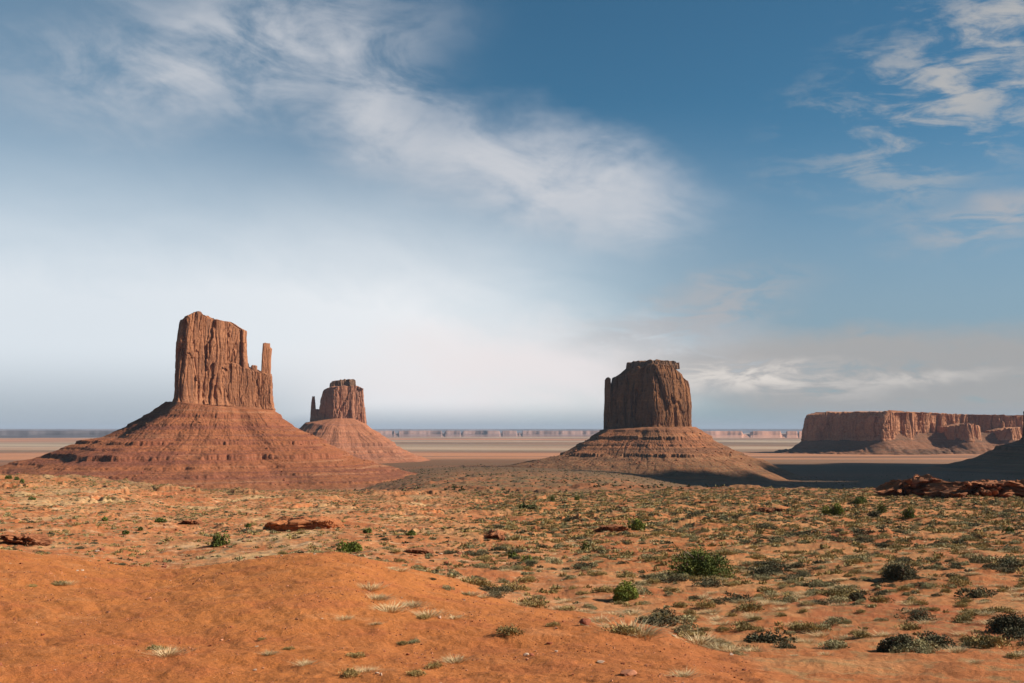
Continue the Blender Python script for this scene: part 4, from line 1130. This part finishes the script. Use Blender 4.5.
bo = [boulder_mesh(60 + i, (M_LEDGE, M_RED)[i % 2], 12, 0.7, 'boulder') for i in range(5)]
def rockfall(org_, tal, n, zlo, zhi, r0, lo, hi, seed, label, group):
    rr_ = np.random.default_rng(seed); V = tal[0]
    ok = np.nonzero((V[:, 1] < 20) & (V[:, 2] > zlo) & (V[:, 2] < zhi) & (np.hypot(V[:, 0], V[:, 1]) > r0))[0]
    for i in rr_.choice(ok, n, replace=False):
        w = lo * (hi / lo) ** (rr_.uniform() ** 2)
        o = obj('boulder', bo[rr_.integers(0, 5)], None, (org_[0] + V[i, 0], org_[1] + V[i, 1], org_[2] + V[i, 2] + w * 0.15))
        o.scale = (w, w * rr_.uniform(.6, 1), w * rr_.uniform(.6, 1)); o.rotation_euler = (0, 0, rr_.uniform(0, 6))
        tag(o, label, 'boulder', group)
rockfall(O(224, YW), tw, 150, -62, 25, 66, 1.8, 5.5, 1, 'fallen boulder on the slope of the tall butte at left', 'boulders on the left butte slope')
rockfall(O(650, YM), tm, 130, -60, 0, 78, 2.2, 7.5, 2, 'fallen boulder on the slope of the flat topped butte', 'boulders on the centre butte slope')

def ledge(name, label, px0, px1, row, hpx, depth, seed, mt=M_LEDGE, amp=1.0, jag=0.35, slope=0.0):
    """low outcrop of layered sandstone standing on the ground: undercut and blocky"""
    xm_, ym_, _ = hit((px0 + px1) / 2, row); mpp = ym_ / F
    W = (px1 - px0) * mpp; H = hpx * mpp
    n, k = int(max(200, W * 16)), 60
    n = min(n, 1400)
    th = np.linspace(0, 2 * math.pi, n, endpoint=False)[None, :]
    t = np.linspace(0, 1, k)[:, None]
    ex = 0.45
    cx_, sx_ = np.cos(th), np.sin(th)
    X = np.sign(cx_) * np.abs(cx_) ** ex * W / 2; Yv = np.sign(sx_) * np.abs(sx_) ** ex * depth / 2
    X, Yv = X + 0 * t, Yv + 0 * t
    Hn = H * (0.8 + 0.35 * noise2(X / (W * 0.16) + seed, X * 0, seed)) * (1 - slope * (X / W + 0.5))
    endf = 1 - np.abs(X / (W / 2)) ** 6 * 0.6
    Z = t * Hn * endf
    s = H * 0.5
    blk = noise3(X / s, Yv / s, Z / (s * 1.4), seed); lay = noise3(X / (s * 9), Yv / (s * 9), Z / (s * 0.33), seed + 1)
    c1 = np.abs(noise3(X / (s * 1.6), Yv / (s * 1.6), Z / (s * 3), seed + 2))
    _, ed, cid = worley(X / (s * 1.5) + seed, Yv / (s * 1.5), Z / (s * 0.9), seed)
    _, ed2, cid2 = worley(X / (s * 0.6) + seed, Yv / (s * 0.6), Z / (s * 0.4), seed + 1)
    d = amp * H * (0.75 * (cid - 0.5) + 0.30 * (cid2 - 0.5) - 0.30 * np.exp(-(ed / 0.10) ** 2) - 0.10 * np.exp(-(ed2 / 0.1) ** 2) + 0.15 * np.sign(lay) * np.minimum(np.abs(lay) * 5, 1) * 0.6 - 0.30 * np.exp(-(c1 / 0.07) ** 2) - 0.22 * sstep(t, 0.45, 0.2) + 0.1 * fbm3(X / s * 3, Yv / s * 3, Z / s * 3, 2, seed + 5))
    L_ = np.hypot(cx_, sx_)
    X2 = X + cx_ * d; Y2 = Yv + sx_ * d
    rows = [np.stack([X2[i], Y2[i], Z[i]], 1) for i in range(k)]
    for q in range(1, 16):
        f = q / 15
        xx, yy = X2[-1] * (1 - f * 0.999), Y2[-1] * (1 - f * 0.999)
        zz_ = Z[-1] * (1 - f) + f * np.interp(xx, np.sort(X2[-1]), Z[-1][np.argsort(X2[-1])]) * 1.0
        zz_ = zz_ + fbm3(xx / s, yy / s, 0, 3, seed + 7) * H * 0.16 * min(1, 4 * f)
        rows.append(np.stack([xx, yy, zz_], 1))
    V = np.array(rows).reshape(-1, 3)
    gzv = ground_z(xm_ + V[:, 0], ym_ + depth * 0.3 + V[:, 1], True)
    zb = float(ground_z(np.array([xm_]), np.array([ym_]))[0])
    V[:, 2] = V[:, 2] + (gzv - zb) * 0.8 - 0.06 * H
    V[:n, 2] -= 1.5
    o = obj(name, new_mesh(name, V, grid_faces(len(rows), n, True), False, [mt]), None, (xm_, ym_ + depth * 0.3, zb))
    return tag(o, label, 'rock ledge')
ledge('rock_ledge', 'long blocky ledge in front of the dark band at the right edge', 948, 1075, 497, 21, 22, 3, jag=0.5)
ledge('rock_ledge', 'dark shaded lower left end of the long blocky ledge at the right', 888, 948, 496, 17, 16, 5, slope=-0.5)
ledge('rock_ledge', 'layered red ledge with a dark overhang line, left of centre beyond the near mound', 264, 338, 530, 12, 9, 7, M_HUMP, amp=0.34)
ledge('rock_ledge', 'small dark red broken outcrop at the left edge beyond the near mound', 0, 38, 545, 13, 5, 9)
ledge('rock_ledge', 'small dark rock gap ledge between two shrubs, left field', 180, 199, 524, 5, 3, 11)
ledge('rock_ledge', 'small thin ledge beside the yellowish green shrub, upper centre right', 596, 628, 531, 7, 4, 13, amp=0.7)
ledge('rock_ledge', 'thin dark edged ledge on the red dirt above the right hand sage', 757, 786, 513, 6, 4, 15)
ledge('rock_ledge', 'broken reddish ledge below the pale dune ridge, centre', 486, 506, 538, 6, 4, 17)
ledge('rock_ledge', 'low flat broken slab among white stones, left of the centre sage', 404, 432, 553, 5, 4, 21)

# ------------------------------------------------------------------ the air between here and the horizon
bm = bmesh.new(); bmesh.ops.create_cube(bm, size=1.0)
for v in bm.verts:
    v.co.x *= 100000; v.co.y *= 100000; v.co.z = -22.0 if v.co.z < 0 else 262.0
hz = bpy.data.meshes.new('haze'); bm.to_mesh(hz); bm.free()
hm = bpy.data.materials.new('haze_air'); hm.use_nodes = True
nt = hm.node_tree; nt.nodes.clear()
o_ = nt.nodes.new('ShaderNodeOutputMaterial'); pv = nt.nodes.new('ShaderNodeVolumePrincipled')
pv.inputs['Color'].default_value = (0.50, 0.59, 0.74, 1); pv.inputs['Density'].default_value = 2.2e-5; pv.inputs['Anisotropy'].default_value = 0.0
nt.links.new(pv.outputs[0], o_.inputs['Volume'])
hz.materials.append(hm)
ho = obj('haze', hz); ho['kind'] = 'stuff'; ho['label'] = 'pale blue haze over the distant plain'; ho['category'] = 'haze'
